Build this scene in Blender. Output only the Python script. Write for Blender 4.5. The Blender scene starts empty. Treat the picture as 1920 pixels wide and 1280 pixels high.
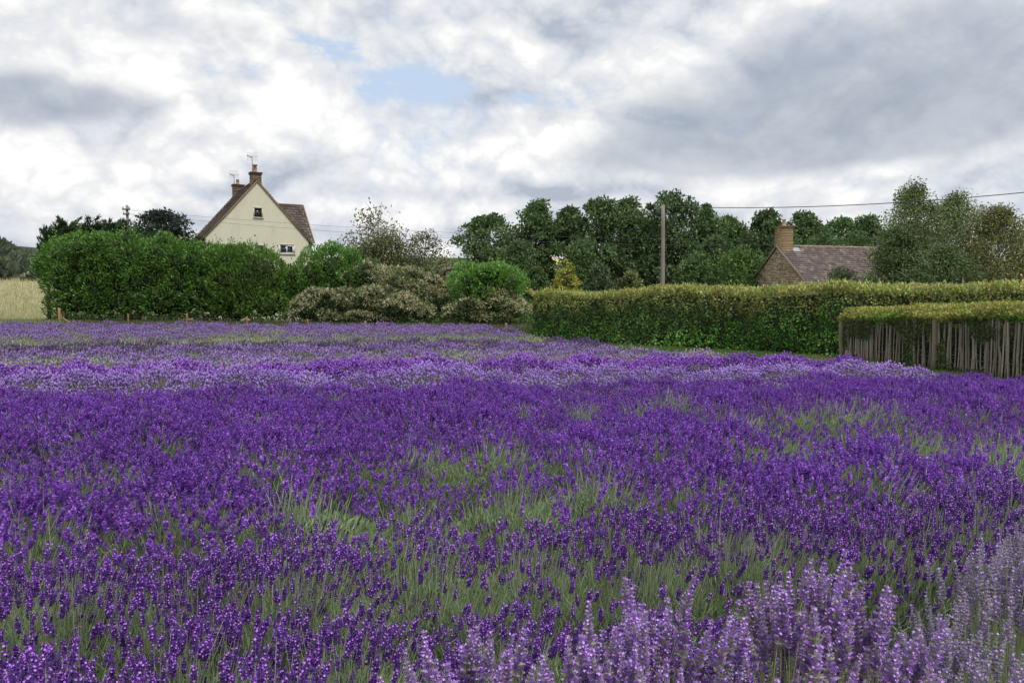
import bpy, math, random
import numpy as np
from mathutils import Vector, Matrix

rs = np.random.RandomState(7)
random.seed(7)
scene = bpy.context.scene
COL = scene.collection

# ------------------------------------------------------------------ camera
EYE = 1.7
F = 1450.0                       # focal length in px of the 1920 px wide photograph
PITCH = math.atan(70 / F)        # looking slightly down
cam_data = bpy.data.cameras.new('camera')
cam = bpy.data.objects.new('camera', cam_data)
COL.objects.link(cam)
cam.location = (0, 0, EYE)
cam.rotation_euler = (math.pi / 2 - PITCH, 0, 0)
cam_data.sensor_width = 36
cam_data.lens = 36 * F / 1920
cam_data.clip_start = 0.05
cam_data.clip_end = 3000
scene.camera = cam

# ------------------------------------------------------------------ world
SUN_EL, SUN_AZ = math.radians(58), math.radians(150)   # az clockwise from +Y (view direction)
world = bpy.data.worlds.new('World')
scene.world = world
world.use_nodes = True
wt = world.node_tree
wt.nodes.clear()


class G:
    """tiny expression helper over shader math nodes"""
    def __init__(s, t, sock): s.t, s.s = t, sock

    def _m(s, op, *a):
        n = s.t.nodes.new('ShaderNodeMath'); n.operation = op
        for i, v in enumerate((s,) + a):
            if isinstance(v, G): s.t.links.new(v.s, n.inputs[i])
            else: n.inputs[i].default_value = v
        return G(s.t, n.outputs[0])

    def __add__(s, o): return s._m('ADD', o)
    def __sub__(s, o): return s._m('SUBTRACT', o)
    def __mul__(s, o): return s._m('MULTIPLY', o)
    def __truediv__(s, o): return s._m('DIVIDE', o)
    def clamp(s, a=0., b=1.): return s._m('MAXIMUM', a)._m('MINIMUM', b)


def sstep(t, v, lo, hi):
    n = t.nodes.new('ShaderNodeMapRange'); n.interpolation_type = 'SMOOTHSTEP'
    t.links.new(v.s, n.inputs['Value'])
    n.inputs['From Min'].default_value = lo; n.inputs['From Max'].default_value = hi
    return G(t, n.outputs[0])


def combine(t, x, y, z):
    n = t.nodes.new('ShaderNodeCombineXYZ')
    for i, v in enumerate((x, y, z)):
        if isinstance(v, G): t.links.new(v.s, n.inputs[i])
        else: n.inputs[i].default_value = v
    return n.outputs[0]


def noise(t, vec, scale, detail=6, rough=.55, dist=0., out='Fac', lac=2.0):
    n = t.nodes.new('ShaderNodeTexNoise')
    t.links.new(vec, n.inputs['Vector'])
    n.inputs['Scale'].default_value = scale; n.inputs['Detail'].default_value = detail
    n.inputs['Roughness'].default_value = rough; n.inputs['Distortion'].default_value = dist
    n.inputs['Lacunarity'].default_value = lac
    return G(t, n.outputs[0]) if out == 'Fac' else n.outputs[1]


def mixcol(t, f, a, b):
    n = t.nodes.new('ShaderNodeMix'); n.data_type = 'RGBA'
    for i, v in ((0, f), (6, a), (7, b)):
        if isinstance(v, G): t.links.new(v.s, n.inputs[i])
        elif hasattr(v, 'links'): t.links.new(v, n.inputs[i])
        else: n.inputs[i].default_value = v if i == 0 else (*v, 1)
    return n.outputs[2]


tc = wt.nodes.new('ShaderNodeTexCoord')
sep = wt.nodes.new('ShaderNodeSeparateXYZ')
wt.links.new(tc.outputs['Generated'], sep.inputs[0])
dx, dy, dz = (G(wt, sep.outputs[i]) for i in range(3))
az = dx._m('ARCTAN2', dy)            # azimuth, 0 = +Y
el = dz._m('ARCSINE')


def blob(px, py, sx, sy, rot=0.):
    """soft ellipse of sky about one compass direction; px, py measured on the photograph"""
    a0 = math.atan((px - 960) / F)
    e0 = math.atan((570 - py) / F * math.cos(a0))
    u = (az - a0) * (F * 1.0); v = (el - e0) * (F * 1.0)
    if rot:
        c, s_ = math.cos(rot), math.sin(rot)
        u, v = u * c + v * s_, v * c - u * s_
    q = (u / sx)._m('POWER', 2.0) + (v / sy)._m('POWER', 2.0)
    return (q * -1.0)._m('EXPONENT')


# clouds: billowing noise on the sky direction, flattened a little towards the horizon
zz = dz * 1.35
warp = noise(wt, combine(wt, dx, dy, zz), 3.4, 2, .5, out='Col')
wsep = wt.nodes.new('ShaderNodeSeparateXYZ'); wt.links.new(warp, wsep.inputs[0])
wx, wy, wz = (G(wt, wsep.outputs[i]) - .5 for i in range(3))
cx, cy, cz = dx + wx * .05, dy + wy * .05, zz + wz * .05


def cl(off, octs):
    """heaps: soft large masses plus folded octaves, whose creases part the puffs"""
    v = combine(wt, cx + .37, cy + 1.1, cz + off)
    tot = noise(wt, v, 3.3, 2, .5) * .55
    for k in range(octs):
        b = (noise(wt, v, 8.0 * 2.1 ** k, 0, .5) * 2.0 - 1.0)._m('ABSOLUTE')
        tot = tot + b * (.30 * .55 ** k)
    return tot


n0 = cl(0., 5)
n1 = cl(.022, 4)
n2 = cl(.075, 2)
low = noise(wt, combine(wt, cx + 4., cy + 2., cz * 1.4), 2.2, 3, .5)
fine = noise(wt, combine(wt, cx + 7., cy, cz), 14., 5, .6) - .5
relief = (n0 - n1) * 1.6 + (n0 - n2) * 1.7
gap = blob(730, 160, 110, 26, .25) * 1.0 + blob(850, 168, 120, 22, .1) * .8 + blob(1060, 188, 130, 18) * 1.5 + blob(600, 100, 80, 22) * 1.4 \
    + blob(450, 140, 60, 22) * 1.2 + blob(960, 95, 120, 24) * 1.1
gap2 = blob(230, 345, 200, 32) * .5 + blob(620, 385, 150, 24) * .4 + blob(640, 445, 180, 34) * .4 + blob(1580, 352, 60, 20) * .4
gap = gap * sstep(wt, noise(wt, combine(wt, cx + 2., cy + 5., cz * 1.6), 13., 6, .65), .34, .58)
cover = sstep(wt, n0 + fine * .45 - gap * .27 - gap2 * .16, .05, .34)
bright = blob(1030, 235, 140, 60) * .7 + blob(850, 290, 330, 60) * .35 + blob(1430, 345, 190, 34, -.1) * .7 + blob(40, 330, 200, 60) * .5 \
    + blob(600, 210, 260, 80) * .35 + blob(1850, 250, 130, 90) * .3 + blob(960, 130, 160, 40) * .25 + blob(480, 240, 120, 70) * .3
other = sstep(wt, low, .48, .72) * .2
streak = blob(900, 366, 430, 18) * .32 + blob(560, 310, 160, 22) * .15 + blob(800, 440, 500, 26) * .22 + blob(1230, 60, 220, 60) * .2 + blob(1000, 410, 900, 40) * .12
tone = (relief + fine * .14 + bright * .28 + .59 - streak - other).clamp(0., 1.)
# nearer grey banks drifting in front of the bright heaps
dark = blob(1580, 240, 330, 75, .05) * 1.0 + blob(1740, 110, 400, 120) * .75 + blob(80, 195, 200, 50, .05) * .95 + blob(330, 60, 300, 70) * .45 \
    + blob(1300, 290, 220, 34) * .5
bank = sstep(wt, dark + (low - .5) * .9 + fine * .55 + (n0 - .33) * .5, .28, .80)
btone = (relief * .38 + fine * .22 + .55 - (dark - .5) * .34).clamp(0., 1.)


def ramp(t, stops):
    cr = wt.nodes.new('ShaderNodeValToRGB'); wt.links.new(t.s, cr.inputs[0]); e = cr.color_ramp.elements
    e[0].position = stops[0][0]; e[0].color = (*stops[0][1], 1); e[1].position = stops[-1][0]; e[1].color = (*stops[-1][1], 1)
    for p, c in stops[1:-1]: e.new(p).color = (*c, 1)
    return cr.outputs[0]


ca = ramp(tone, [(0., (.42, .47, .55)), (.25, (.56, .60, .67)), (.48, (.68, .71, .76)), (.7, (.78, .79, .81)), (1., (.97, .97, .955))])
cb = ramp(btone, [(0., (.27, .315, .39)), (.5, (.385, .435, .52)), (1., (.58, .61, .66))])
cloudcol = mixcol(wt, bank * .82, ca, cb)
sky = wt.nodes.new('ShaderNodeTexSky')
sky.sky_type = 'NISHITA'; sky.sun_disc = False
sky.sun_elevation = SUN_EL; sky.sun_rotation = SUN_AZ
sky.air_density = 1.0; sky.dust_density = 2.0
bsky = wt.nodes.new('ShaderNodeBackground'); bsky.inputs[1].default_value = .13
hz = mixcol(wt, .0, (0, 0, 0), (0, 0, 0))
wt.links.new(sky.outputs[0], bsky.inputs[0])
veil = wt.nodes.new('ShaderNodeBackground'); veil.inputs[0].default_value = (.66, .78, .95, 1); veil.inputs[1].default_value = 1.
skymix = wt.nodes.new('ShaderNodeMixShader'); skymix.inputs[0].default_value = .62
wt.links.new(bsky.outputs[0], skymix.inputs[1]); wt.links.new(veil.outputs[0], skymix.inputs[2])
bcl = wt.nodes.new('ShaderNodeBackground')
wt.links.new(cloudcol, bcl.inputs[0]); bcl.inputs[1].default_value = 1.0
mx = wt.nodes.new('ShaderNodeMixShader')
wt.links.new(cover.s, mx.inputs[0]); wt.links.new(skymix.outputs[0], mx.inputs[1]); wt.links.new(bcl.outputs[0], mx.inputs[2])
wo = wt.nodes.new('ShaderNodeOutputWorld')
wt.links.new(mx.outputs[0], wo.inputs[0])
wt.nodes.remove(hz.node)

world.cycles.sampling_method = 'MANUAL'
world.cycles.sample_map_resolution = 256

# ------------------------------------------------------------------ sun
sl = bpy.data.lights.new('sun', 'SUN')
sl.energy = 2.3; sl.angle = math.radians(12); sl.color = (1, .95, .88)
sun = bpy.data.objects.new('sun', sl); COL.objects.link(sun)
sdir = Vector((math.sin(SUN_AZ) * math.cos(SUN_EL), math.cos(SUN_AZ) * math.cos(SUN_EL), math.sin(SUN_EL)))
sun.rotation_euler = sdir.to_track_quat('Z', 'Y').to_euler()

scene.view_settings.view_transform = 'Standard'
scene.view_settings.look = 'None'
scene.view_settings.exposure = .12
scene.view_settings.gamma = 1
scene.view_settings.use_curve_mapping = False
scene.render.engine = 'CYCLES'

# ------------------------------------------------------------------ helpers


def PX(px, py, d):
    """world point seen at photograph pixel (px, py) at distance d along +Y"""
    c, s = math.cos(PITCH), math.sin(PITCH)
    v = (640 - py)
    Y = F * c + v * s
    Z = -F * s + v * c
    k = d / Y
    return Vector(((px - 960) * k, d, EYE + Z * k))


def ss(a, b, x):
    t = np.clip((np.asarray(x, float) - a) / (b - a), 0, 1)
    return t * t * (3 - 2 * t)


def gz(x, y):
    x = np.asarray(x, float); y = np.asarray(y, float)
    z = ss(50, 200, y) * 13
    z = z + .1 * ss(0, 25, -x) * ss(20, 45, y) - .08 * ss(25, 45, y) * ss(-6, 3, x)
    z = z + ss(200, 900, y) * -6
    return z


def hash3(i, j, k, seed):
    n = (i * 374761393 + j * 668265263 + k * 2147483647 + seed * 1274126177) & 0xffffffff
    n = ((n ^ (n >> 13)) * 1274126177) & 0xffffffff
    return ((n ^ (n >> 16)) & 0xffff) / 65535.0


def vnoise(P, scale=1., seed=0):
    Q = np.asarray(P, float) * scale
    I = np.floor(Q).astype(np.int64); f = Q - I
    f = f * f * (3 - 2 * f)
    r = 0
    for a in (0, 1):
        for b in (0, 1):
            for c in (0, 1):
                w = (f[:, 0] if a else 1 - f[:, 0]) * (f[:, 1] if b else 1 - f[:, 1]) * (f[:, 2] if c else 1 - f[:, 2])
                r = r + w * hash3(I[:, 0] + a, I[:, 1] + b, I[:, 2] + c, seed)
    return r


class Geo:
    def __init__(s):
        s.V = []; s.F = []; s.C = []; s.n = 0

    def add(s, V, Fc, C):
        V = np.asarray(V, np.float32).reshape(-1, 3)
        C = np.asarray(C, np.float32)
        if C.ndim == 1: C = np.tile(C, (len(V), 1))
        s.V.append(V); s.C.append(C)
        s.F.append(np.asarray(Fc, np.int32) + s.n)
        s.n += len(V)

    def box(s, c, size, col, rz=0., R=None):
        h = np.array(size) / 2
        v = np.array([[x, y, z] for x in (-1, 1) for y in (-1, 1) for z in (-1, 1)]) * h
        if R is None:
            cr_, sr = math.cos(rz), math.sin(rz)
            R = np.array([[cr_, -sr, 0], [sr, cr_, 0], [0, 0, 1]])
        v = v @ np.array(R).T + np.array(c)
        s.add(v, [[0, 1, 3, 2], [4, 6, 7, 5], [0, 4, 5, 1], [2, 3, 7, 6], [0, 2, 6, 4], [1, 5, 7, 3]], col)

    def tube(s, pts, rad, col, n=6, cap=True):
        pts = np.asarray(pts, float); m = len(pts)
        rad = np.broadcast_to(np.asarray(rad, float), (m,))
        T = np.gradient(pts, axis=0); T /= np.linalg.norm(T, axis=1)[:, None] + 1e-9
        ref = np.array([1., 0, 0]) if abs(T[:, 2]).mean() > .8 else np.array([0, 0, 1.])
        A = np.cross(T, ref); A /= np.linalg.norm(A, axis=1)[:, None] + 1e-9
        B = np.cross(T, A)
        th = np.arange(n) * 2 * math.pi / n
        V = pts[:, None] + rad[:, None, None] * (A[:, None] * np.cos(th)[None, :, None] + B[:, None] * np.sin(th)[None, :, None])
        i = np.arange(m - 1)[:, None] * n; j = np.arange(n)[None]; k = (j + 1) % n
        Fc = np.stack([i + j, i + k, i + n + k, i + n + j], -1).reshape(-1, 4)
        base = s.n
        s.add(V.reshape(-1, 3), Fc, col)
        if cap:
            s.F.append(np.array([list(range(base + (m - 1) * n, base + m * n))], np.int32))
            s.F.append(np.array([list(range(base + n - 1, base - 1, -1))], np.int32))

    def poly(s, pts, col):
        s.add(pts, [list(range(len(pts)))], col)

    def mesh(s, name, mat, smooth=False):
        me = bpy.data.meshes.new(name)
        V = np.concatenate(s.V); C = np.concatenate(s.C)
        loops = np.concatenate([f.ravel() for f in s.F])
        tot = np.concatenate([np.full(len(f), f.shape[1], np.int32) for f in s.F])
        st = np.concatenate([[0], np.cumsum(tot)[:-1]]).astype(np.int32)
        me.vertices.add(len(V)); me.vertices.foreach_set('co', V.ravel())
        me.loops.add(len(loops)); me.loops.foreach_set('vertex_index', loops)
        me.polygons.add(len(tot)); me.polygons.foreach_set('loop_start', st)
        me.polygons.foreach_set('loop_total', tot)
        if smooth: me.polygons.foreach_set('use_smooth', np.ones(len(tot), bool))
        me.update(calc_edges=True)
        a = me.color_attributes.new('Col', 'FLOAT_COLOR', 'POINT')
        C4 = np.ones((len(V), 4), np.float32); C4[:, :3] = C
        a.data.foreach_set('color', C4.ravel())
        if mat: me.materials.append(mat)
        return me

    def build(s, name, mat, parent=None, smooth=False):
        o = bpy.data.objects.new(name, s.mesh(name, mat, smooth))
        COL.objects.link(o)
        if parent: o.parent = parent
        return o


def leaves(g, P, D, S, L, W, C, fold=.0):
    """rhombic leaves: P base, D growth dir, S side dir, L length, W width"""
    n = len(P)
    D = D / (np.linalg.norm(D, axis=1)[:, None] + 1e-9)
    S = S - D * (S * D).sum(1)[:, None]; S = S / (np.linalg.norm(S, axis=1)[:, None] + 1e-9)
    L = np.broadcast_to(L, (n,))[:, None]; W = np.broadcast_to(W, (n,))[:, None]
    N = np.cross(D, S)
    a = P; b = P + D * L * .45 + S * W * .5 + N * W * fold; c = P + D * L; d = P + D * L * .45 - S * W * .5 + N * W * fold
    V = np.stack([a, b, c, d], 1).reshape(-1, 3)
    Fc = np.arange(n * 4).reshape(-1, 4)
    g.add(V, Fc, np.repeat(C, 4, axis=0))


def rdir(n, r=rs):
    v = r.normal(size=(n, 3)); return v / np.linalg.norm(v, axis=1)[:, None]


def pal(n, cols, r=rs, jit=.25, w=None):
    cols = np.array(cols, float)
    i = r.choice(len(cols), n, p=w)
    return cols[i] * (1 + (r.rand(n, 1) - .5) * 2 * jit)


def meta(o, label, cat, group=None, kind=None):
    o['label'] = label; o['category'] = cat
    if group: o['group'] = group
    if kind: o['kind'] = kind
    return o


def empty(name, loc, label=None, cat=None, group=None, rz=0.):
    o = bpy.data.objects.new(name, None); COL.objects.link(o)
    o.location = loc; o.rotation_euler = (0, 0, rz); o.empty_display_size = .2
    if label: meta(o, label, cat, group)
    return o


# ------------------------------------------------------------------ materials


def veg(name, rough=.6, trans=.25, spec=.3, var=.25, vscale=3.):
    """leaf / petal material: colour from the mesh attribute, broken up by noise, a little light passing through"""
    m = bpy.data.materials.new(name); m.use_nodes = True
    t = m.node_tree; t.nodes.clear()
    at = t.nodes.new('ShaderNodeAttribute'); at.attribute_name = 'Col'
    tcn = t.nodes.new('ShaderNodeTexCoord')
    oi = t.nodes.new('ShaderNodeObjectInfo')
    nz = noise(t, tcn.outputs['Object'], vscale, 3, .6)
    hsv = t.nodes.new('ShaderNodeHueSaturation')
    t.links.new(at.outputs[0], hsv.inputs['Color'])
    val = (nz - .5) * (var * 2.6) + 1.0 + (G(t, oi.outputs['Random']) - .5) * var * .8
    t.links.new(val.s, hsv.inputs['Value'])
    p = t.nodes.new('ShaderNodeBsdfPrincipled')
    p.inputs['Roughness'].default_value = rough
    p.inputs['Specular IOR Level'].default_value = spec
    t.links.new(hsv.outputs[0], p.inputs['Base Color'])
    o = t.nodes.new('ShaderNodeOutputMaterial')
    if trans > 0:
        tr = t.nodes.new('ShaderNodeBsdfTranslucent'); t.links.new(hsv.outputs[0], tr.inputs[0])
        ms = t.nodes.new('ShaderNodeMixShader'); ms.inputs[0].default_value = trans
        t.links.new(p.outputs[0], ms.inputs[1]); t.links.new(tr.outputs[0], ms.inputs[2])
        t.links.new(ms.outputs[0], o.inputs[0])
    else:
        t.links.new(p.outputs[0], o.inputs[0])
    return m


def solid(name, rough=.8, nscale=8., namp=.3, bump=.2, spec=.3, metallic=0., dirt=None, stretch=(1, 1, 1)):
    """hard material: mesh attribute colour broken up by noise with some bump"""
    m = bpy.data.materials.new(name); m.use_nodes = True
    t = m.node_tree; p = t.nodes['Principled BSDF']
    at = t.nodes.new('ShaderNodeAttribute'); at.attribute_name = 'Col'
    tcn = t.nodes.new('ShaderNodeTexCoord')
    mp = t.nodes.new('ShaderNodeMapping'); mp.inputs['Scale'].default_value = stretch
    t.links.new(tcn.outputs['Object'], mp.inputs[0])
    nz = noise(t, mp.outputs[0], nscale, 6, .6)
    nl = noise(t, mp.outputs[0], nscale * .12, 4, .6)
    hsv = t.nodes.new('ShaderNodeHueSaturation')
    t.links.new(at.outputs[0], hsv.inputs['Color'])
    val = (nz - .5) * (namp * 2) + (nl - .5) * (namp * 1.6) + 1.0
    t.links.new(val.s, hsv.inputs['Value'])
    col = hsv.outputs[0]
    if dirt:
        col = mixcol(t, sstep(t, nl, .5, .7) * .6, col, dirt)
    t.links.new(col, p.inputs['Base Color'])
    p.inputs['Roughness'].default_value = rough
    p.inputs['Specular IOR Level'].default_value = spec
    p.inputs['Metallic'].default_value = metallic
    if bump:
        b = t.nodes.new('ShaderNodeBump'); b.inputs['Strength'].default_value = bump; b.inputs['Distance'].default_value = .02
        t.links.new(nz.s, b.inputs['Height']); t.links.new(b.outputs[0], p.inputs['Normal'])
    return m


M_leaf = veg('leaf')
M_laurel = veg('glossy_leaf', rough=.42, spec=.45, trans=.3, var=.3, vscale=.9)
M_hedge = veg('hedge_leaf', var=.38, vscale=.8)
M_petal = veg('petal', rough=.75, trans=.22, spec=.15, var=.2, vscale=4)
M_lavleaf = veg('lavender_leaf', rough=.75, trans=.2, spec=.15, var=.3, vscale=3)
M_grass = veg('grass_blade', rough=.6, trans=.3, var=.35, vscale=.5)
M_bark = solid('bark', .9, 14, .4, .5, stretch=(1, 1, .3))
M_wood = solid('weathered_wood', .85, 18, .4, .4, stretch=(1, 1, .12))
M_render = solid('cream_render', .9, 3, .10, .15, dirt=(.46, .43, .33), stretch=(1.6, 1, .5))
M_tile = solid('roof_tile', .85, 9, .2, .3)
M_stone = solid('stone', .9, 9, .25, .4)
M_metal = solid('grey_metal', .45, 20, .1, .0, metallic=.6)
M_white = solid('white_upvc', .4, 5, .03, 0)
M_clay = solid('fired_clay', .8, 14, .2, .2)


def glass_mat():
    m = bpy.data.materials.new('window_glass'); m.use_nodes = True
    p = m.node_tree.nodes['Principled BSDF']
    p.inputs['Base Color'].default_value = (.03, .035, .045, 1); p.inputs['Roughness'].default_value = .08
    p.inputs['Specular IOR Level'].default_value = .6
    return m


M_glass = glass_mat()


def ground_mat(name, cols, scale, rough=.95, big=.05, bump=.4):
    m = bpy.data.materials.new(name); m.use_nodes = True
    t = m.node_tree; p = t.nodes['Principled BSDF']
    tcn = t.nodes.new('ShaderNodeTexCoord')
    a = noise(t, tcn.outputs['Object'], scale, 8, .65)
    b = noise(t, tcn.outputs['Object'], big, 5, .6)
    f = sstep(t, (a * .55 + b * .6) - .08, .3, .7)
    r = t.nodes.new('ShaderNodeValToRGB'); t.links.new(f.s, r.inputs[0])
    e = r.color_ramp.elements
    e[0].color = (*cols[0], 1); e[1].color = (*cols[-1], 1)
    for i, c in enumerate(cols[1:-1]):
        q = e.new((i + 1) / (len(cols) - 1)); q.color = (*c, 1)
    t.links.new(r.outputs[0], p.inputs['Base Color'])
    p.inputs['Roughness'].default_value = rough; p.inputs['Specular IOR Level'].default_value = .1
    bp = t.nodes.new('ShaderNodeBump'); bp.inputs['Strength'].default_value = bump; bp.inputs['Distance'].default_value = .05
    t.links.new(a.s, bp.inputs['Height']); t.links.new(bp.outputs[0], p.inputs['Normal'])
    return m


# ------------------------------------------------------------------ terrain


def sheet(name, xs, ys, mat, dz=0., inside=None):
    X, Y = np.meshgrid(xs, ys)
    Z = gz(X, Y) + dz
    V = np.stack([X, Y, Z], -1).reshape(-1, 3)
    nx = len(xs)
    i = np.arange(len(ys) - 1)[:, None] * nx; j = np.arange(nx - 1)[None]
    Fc = np.stack([i + j, i + j + 1, i + nx + j + 1, i + nx + j], -1).reshape(-1, 4)
    if inside is not None:
        c = V[Fc].mean(1); Fc = Fc[inside(c[:, 0], c[:, 1])]
    g = Geo(); g.add(V, Fc, (1, 1, 1))
    o = g.build(name, mat, smooth=True)
    o['kind'] = 'structure'
    return o


def warpax(a, b, n):
    return np.linspace(a, b, n)


xs = np.concatenate([np.linspace(-1500, -160, 20), np.linspace(-150, 150, 121), np.linspace(160, 1500, 20)])
ys = np.concatenate([np.linspace(-300, -10, 12), np.linspace(-6, 60, 67), np.linspace(64, 240, 60), np.linspace(260, 1600, 30)])
sheet('ground', xs, ys, ground_mat('meadow_ground', [(.035, .055, .015), (.06, .09, .025), (.09, .12, .04)], 6, big=.3))
sheet('lavender_bed_soil', np.linspace(-40, 9.2, 60), np.linspace(-3, 45, 60), ground_mat('bed_soil', [(.03, .035, .018), (.06, .06, .03), (.07, .08, .035)], 14, big=.8), .012,
      lambda x, y: (x < 8.7) & ((y < 15) | (x < 8.7 - (y - 15) * .4)))
sheet('dry_grass_field', np.linspace(-150, -26, 60), np.linspace(52, 190, 70), ground_mat('dry_grass_soil', [(.26, .24, .12), (.40, .35, .2), (.5, .44, .27)], 3, big=.12), .02)
sheet('wheat_field', np.linspace(-14, 150, 40), np.linspace(100, 235, 50), ground_mat('ripe_wheat', [(.42, .34, .15), (.55, .45, .2), (.62, .52, .25)], 2.5, big=.06), .02, lambda x, y: x > .01 * y)

# ------------------------------------------------------------------ lavender
# rows run left to right, climbing 12 degrees away from the camera; v is the distance across the rows
ROW = math.atan(.2126); RC, RSN = math.cos(ROW), math.sin(ROW)

CULT = {
    # calyx colours, corolla colours, share of open corollas, leaf colours, stem colour, flower height, spikes, head length, head radius
    'dark':  dict(cal=[(.20, .075, .42), (.15, .055, .34), (.26, .10, .50)], cor=[(.60, .26, .90), (.48, .19, .80)], op=.20,
                  leaf=[(.25, .355, .175), (.205, .305, .155), (.32, .42, .20)], stem=(.38, .46, .27), H=.58, n=250, hl=.060, hr=.0135),
    'lilac': dict(cal=[(.34, .21, .58), (.29, .17, .52), (.40, .28, .62)], cor=[(.47, .32, .72), (.43, .28, .69)], op=.2,
                  leaf=[(.24, .29, .16), (.30, .34, .2)], stem=(.38, .42, .25), H=.53, n=300, hl=.052, hr=.012),
    'violet': dict(cal=[(.47, .28, .70), (.40, .22, .64), (.54, .38, .72), (.48, .48, .38)], cor=[(.68, .40, .93), (.60, .32, .90)], op=.24,
                   leaf=[(.28, .40, .15), (.34, .46, .18), (.23, .33, .14)], stem=(.42, .48, .22), H=.84, n=210, hl=.135, hr=.020),
    'grey':  dict(cal=[(.45, .35, .60), (.39, .29, .56), (.52, .44, .60), (.49, .52, .42)], cor=[(.60, .40, .88)], op=.1,
                  leaf=[(.27, .40, .13), (.34, .47, .16), (.22, .33, .12)], stem=(.42, .50, .25), H=.80, n=230, hl=.115, hr=.013),
    'mauve': dict(cal=[(.25, .155, .43), (.19, .115, .36), (.31, .22, .47)], cor=[(.50, .33, .74)], op=.3,
                  leaf=[(.19, .27, .11), (.26, .34, .13)], stem=(.32, .37, .22), H=.50, n=200, hl=.066, hr=.013),
    'dusk':  dict(cal=[(.155, .095, .24), (.125, .08, .21), (.2, .14, .28)], cor=[(.28, .17, .46)], op=.15,
                  leaf=[(.19, .23, .14), (.22, .26, .16)], stem=(.28, .3, .2), H=.42, n=180, hl=.065, hr=.012),
    'lime':  dict(cal=[(.36, .40, .26), (.36, .34, .32), (.32, .25, .42)], cor=[(.5, .46, .6)], op=.1,
                  leaf=[(.33, .42, .15), (.40, .48, .18), (.27, .35, .14)], stem=(.42, .47, .22), H=.47, n=90, hl=.05, hr=.010),
}


def spike_mesh(c, seed, hl, hr, stem_len):
    """one flower spike: stem, whorls of calyces, open corollas. Origin where the head starts."""
    r = np.random.RandomState(seed); g = Geo()
    k = CULT[c]
    lean = r.uniform(-.03, .05)
    st = np.array([[-lean * .6, 0, -stem_len], [-.2 * lean, 0, -stem_len * .5], [0, 0, 0], [.1 * lean, 0, hl * .95]])
    g.tube(st, [.0016, .0014, .0012, .0007], np.array(k['stem']) * r.uniform(.8, 1.15), 3, False)
    long = hl > .1
    nw = int(round(hl / (.0125 if long else .0095)))
    gaps = np.linspace(0, 1, nw)
    if long: gaps = np.concatenate([[0], .16 + .84 * np.linspace(0, 1, nw - 1)])
    for w in range(nw):
        t = gaps[w]; z = t * hl
        prof = (.72 + .45 * math.sin(min(1, t * 1.15 + .15) * math.pi)) * (1 if t < .82 else .75)
        if long: prof *= (1.12 - .35 * t)
        nb = r.randint(7, 9)
        th = np.arange(nb) * 2 * math.pi / nb + r.rand() * 6
        th += r.uniform(-.25, .25, nb)
        up = r.uniform(.35, 1.1, nb)
        D = np.stack([np.cos(th), np.sin(th), up], -1); D /= np.linalg.norm(D, axis=1)[:, None]
        P = np.zeros((nb, 3)); P[:, 2] = z + r.uniform(-.0015, .0015, nb); P[:, 0] = lean * .1 * t
        P += D * .001
        bl = hr * prof * r.uniform(.85, 1.2, nb)
        cc = pal(nb, k['cal'], r, .25)
        S = np.cross(D, [0, 0, 1.])
        leaves(g, P, D, S, bl, bl * .5, cc, .12)
        leaves(g, P, D, np.cross(D, S), bl, bl * .45, cc * .85, .1)
        # open corollas
        op = r.rand(nb) < k['op'] * (1.3 if t > .1 else .5)
        m = int(op.sum())
        if m:
            Pc = P[op] + D[op] * bl[op][:, None] * .9
            cc2 = pal(m, k['cor'], r, .15)
            sz = r.uniform(.0055, .0085, m)
            Sx = np.cross(D[op], [0, 0, 1.]); Sy = np.cross(D[op], Sx)
            leaves(g, Pc - Sx * sz[:, None] * .5, Sx + D[op] * .25, Sy, sz, sz * .9, cc2)
            leaves(g, Pc - Sy * sz[:, None] * .5, Sy + D[op] * .2, Sx, sz * .9, sz * .8, cc2 * 1.08)
    # tip
    nb = 5; th = np.arange(nb) * 1.256
    D = np.stack([np.cos(th) * .4, np.sin(th) * .4, np.ones(nb)], -1)
    leaves(g, np.tile([[0, 0, hl * .93]], (nb, 1)), D, np.cross(D, [1, 0, 0.]), hr * .8, hr * .35, pal(nb, k['cal'], r, .2))
    return g.mesh('flower_spike', M_petal)


def dome(n, R, H, r, wob):
    """head positions on a mound, with the fanning direction"""
    rad = R * r.rand(n) ** .74 * r.uniform(.88, 1.1, n); th = r.rand(n) * 2 * math.pi
    x, y = rad * np.cos(th), rad * np.sin(th)
    q = rad / R
    z = H * (1 - .68 * q ** 2.2) + r.normal(size=n) * H * wob
    D = np.stack([x / R * .75 + .10 + r.normal(size=n) * .13, y / R * .75 + r.normal(size=n) * .13, np.full(n, 1.)], -1)
    D /= np.linalg.norm(D, axis=1)[:, None]
    return np.stack([x, y, z], -1), D


def foliage_geo(g, c, r, R, H, nl, leafL, blade_w, nst):
    k = CULT[c]
    # leaves packed on a dome under the flowers
    rad = R * .92 * np.sqrt(r.rand(nl)); th = r.rand(nl) * 2 * math.pi
    x, y = rad * np.cos(th), rad * np.sin(th); q = rad / R
    top = H * .64 * (1 - .62 * q ** 2.0)
    z = top * (1 - r.rand(nl) ** 2 * .75)
    D = np.stack([x / R * .8 + .08, y / R * .8, np.full(nl, 1.)], -1) + r.normal(size=(nl, 3)) * .33
    P = np.stack([x, y, z], -1)
    leaves(g, P, D, rdir(nl, r), r.uniform(.7, 1.3, nl) * leafL, blade_w, pal(nl, k['leaf'], r, .3))
    # long bare stems
    if nst:
        Ph, Dh = dome(nst, R * .98, H * .93, r, .08)
        Lh = r.uniform(.16, .3, nst)
        leaves(g, Ph - Dh * Lh[:, None], Dh, rdir(nst, r), Lh, blade_w * .62, pal(nst, [k['stem'], np.array(k['stem']) * .75], r, .2))


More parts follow.
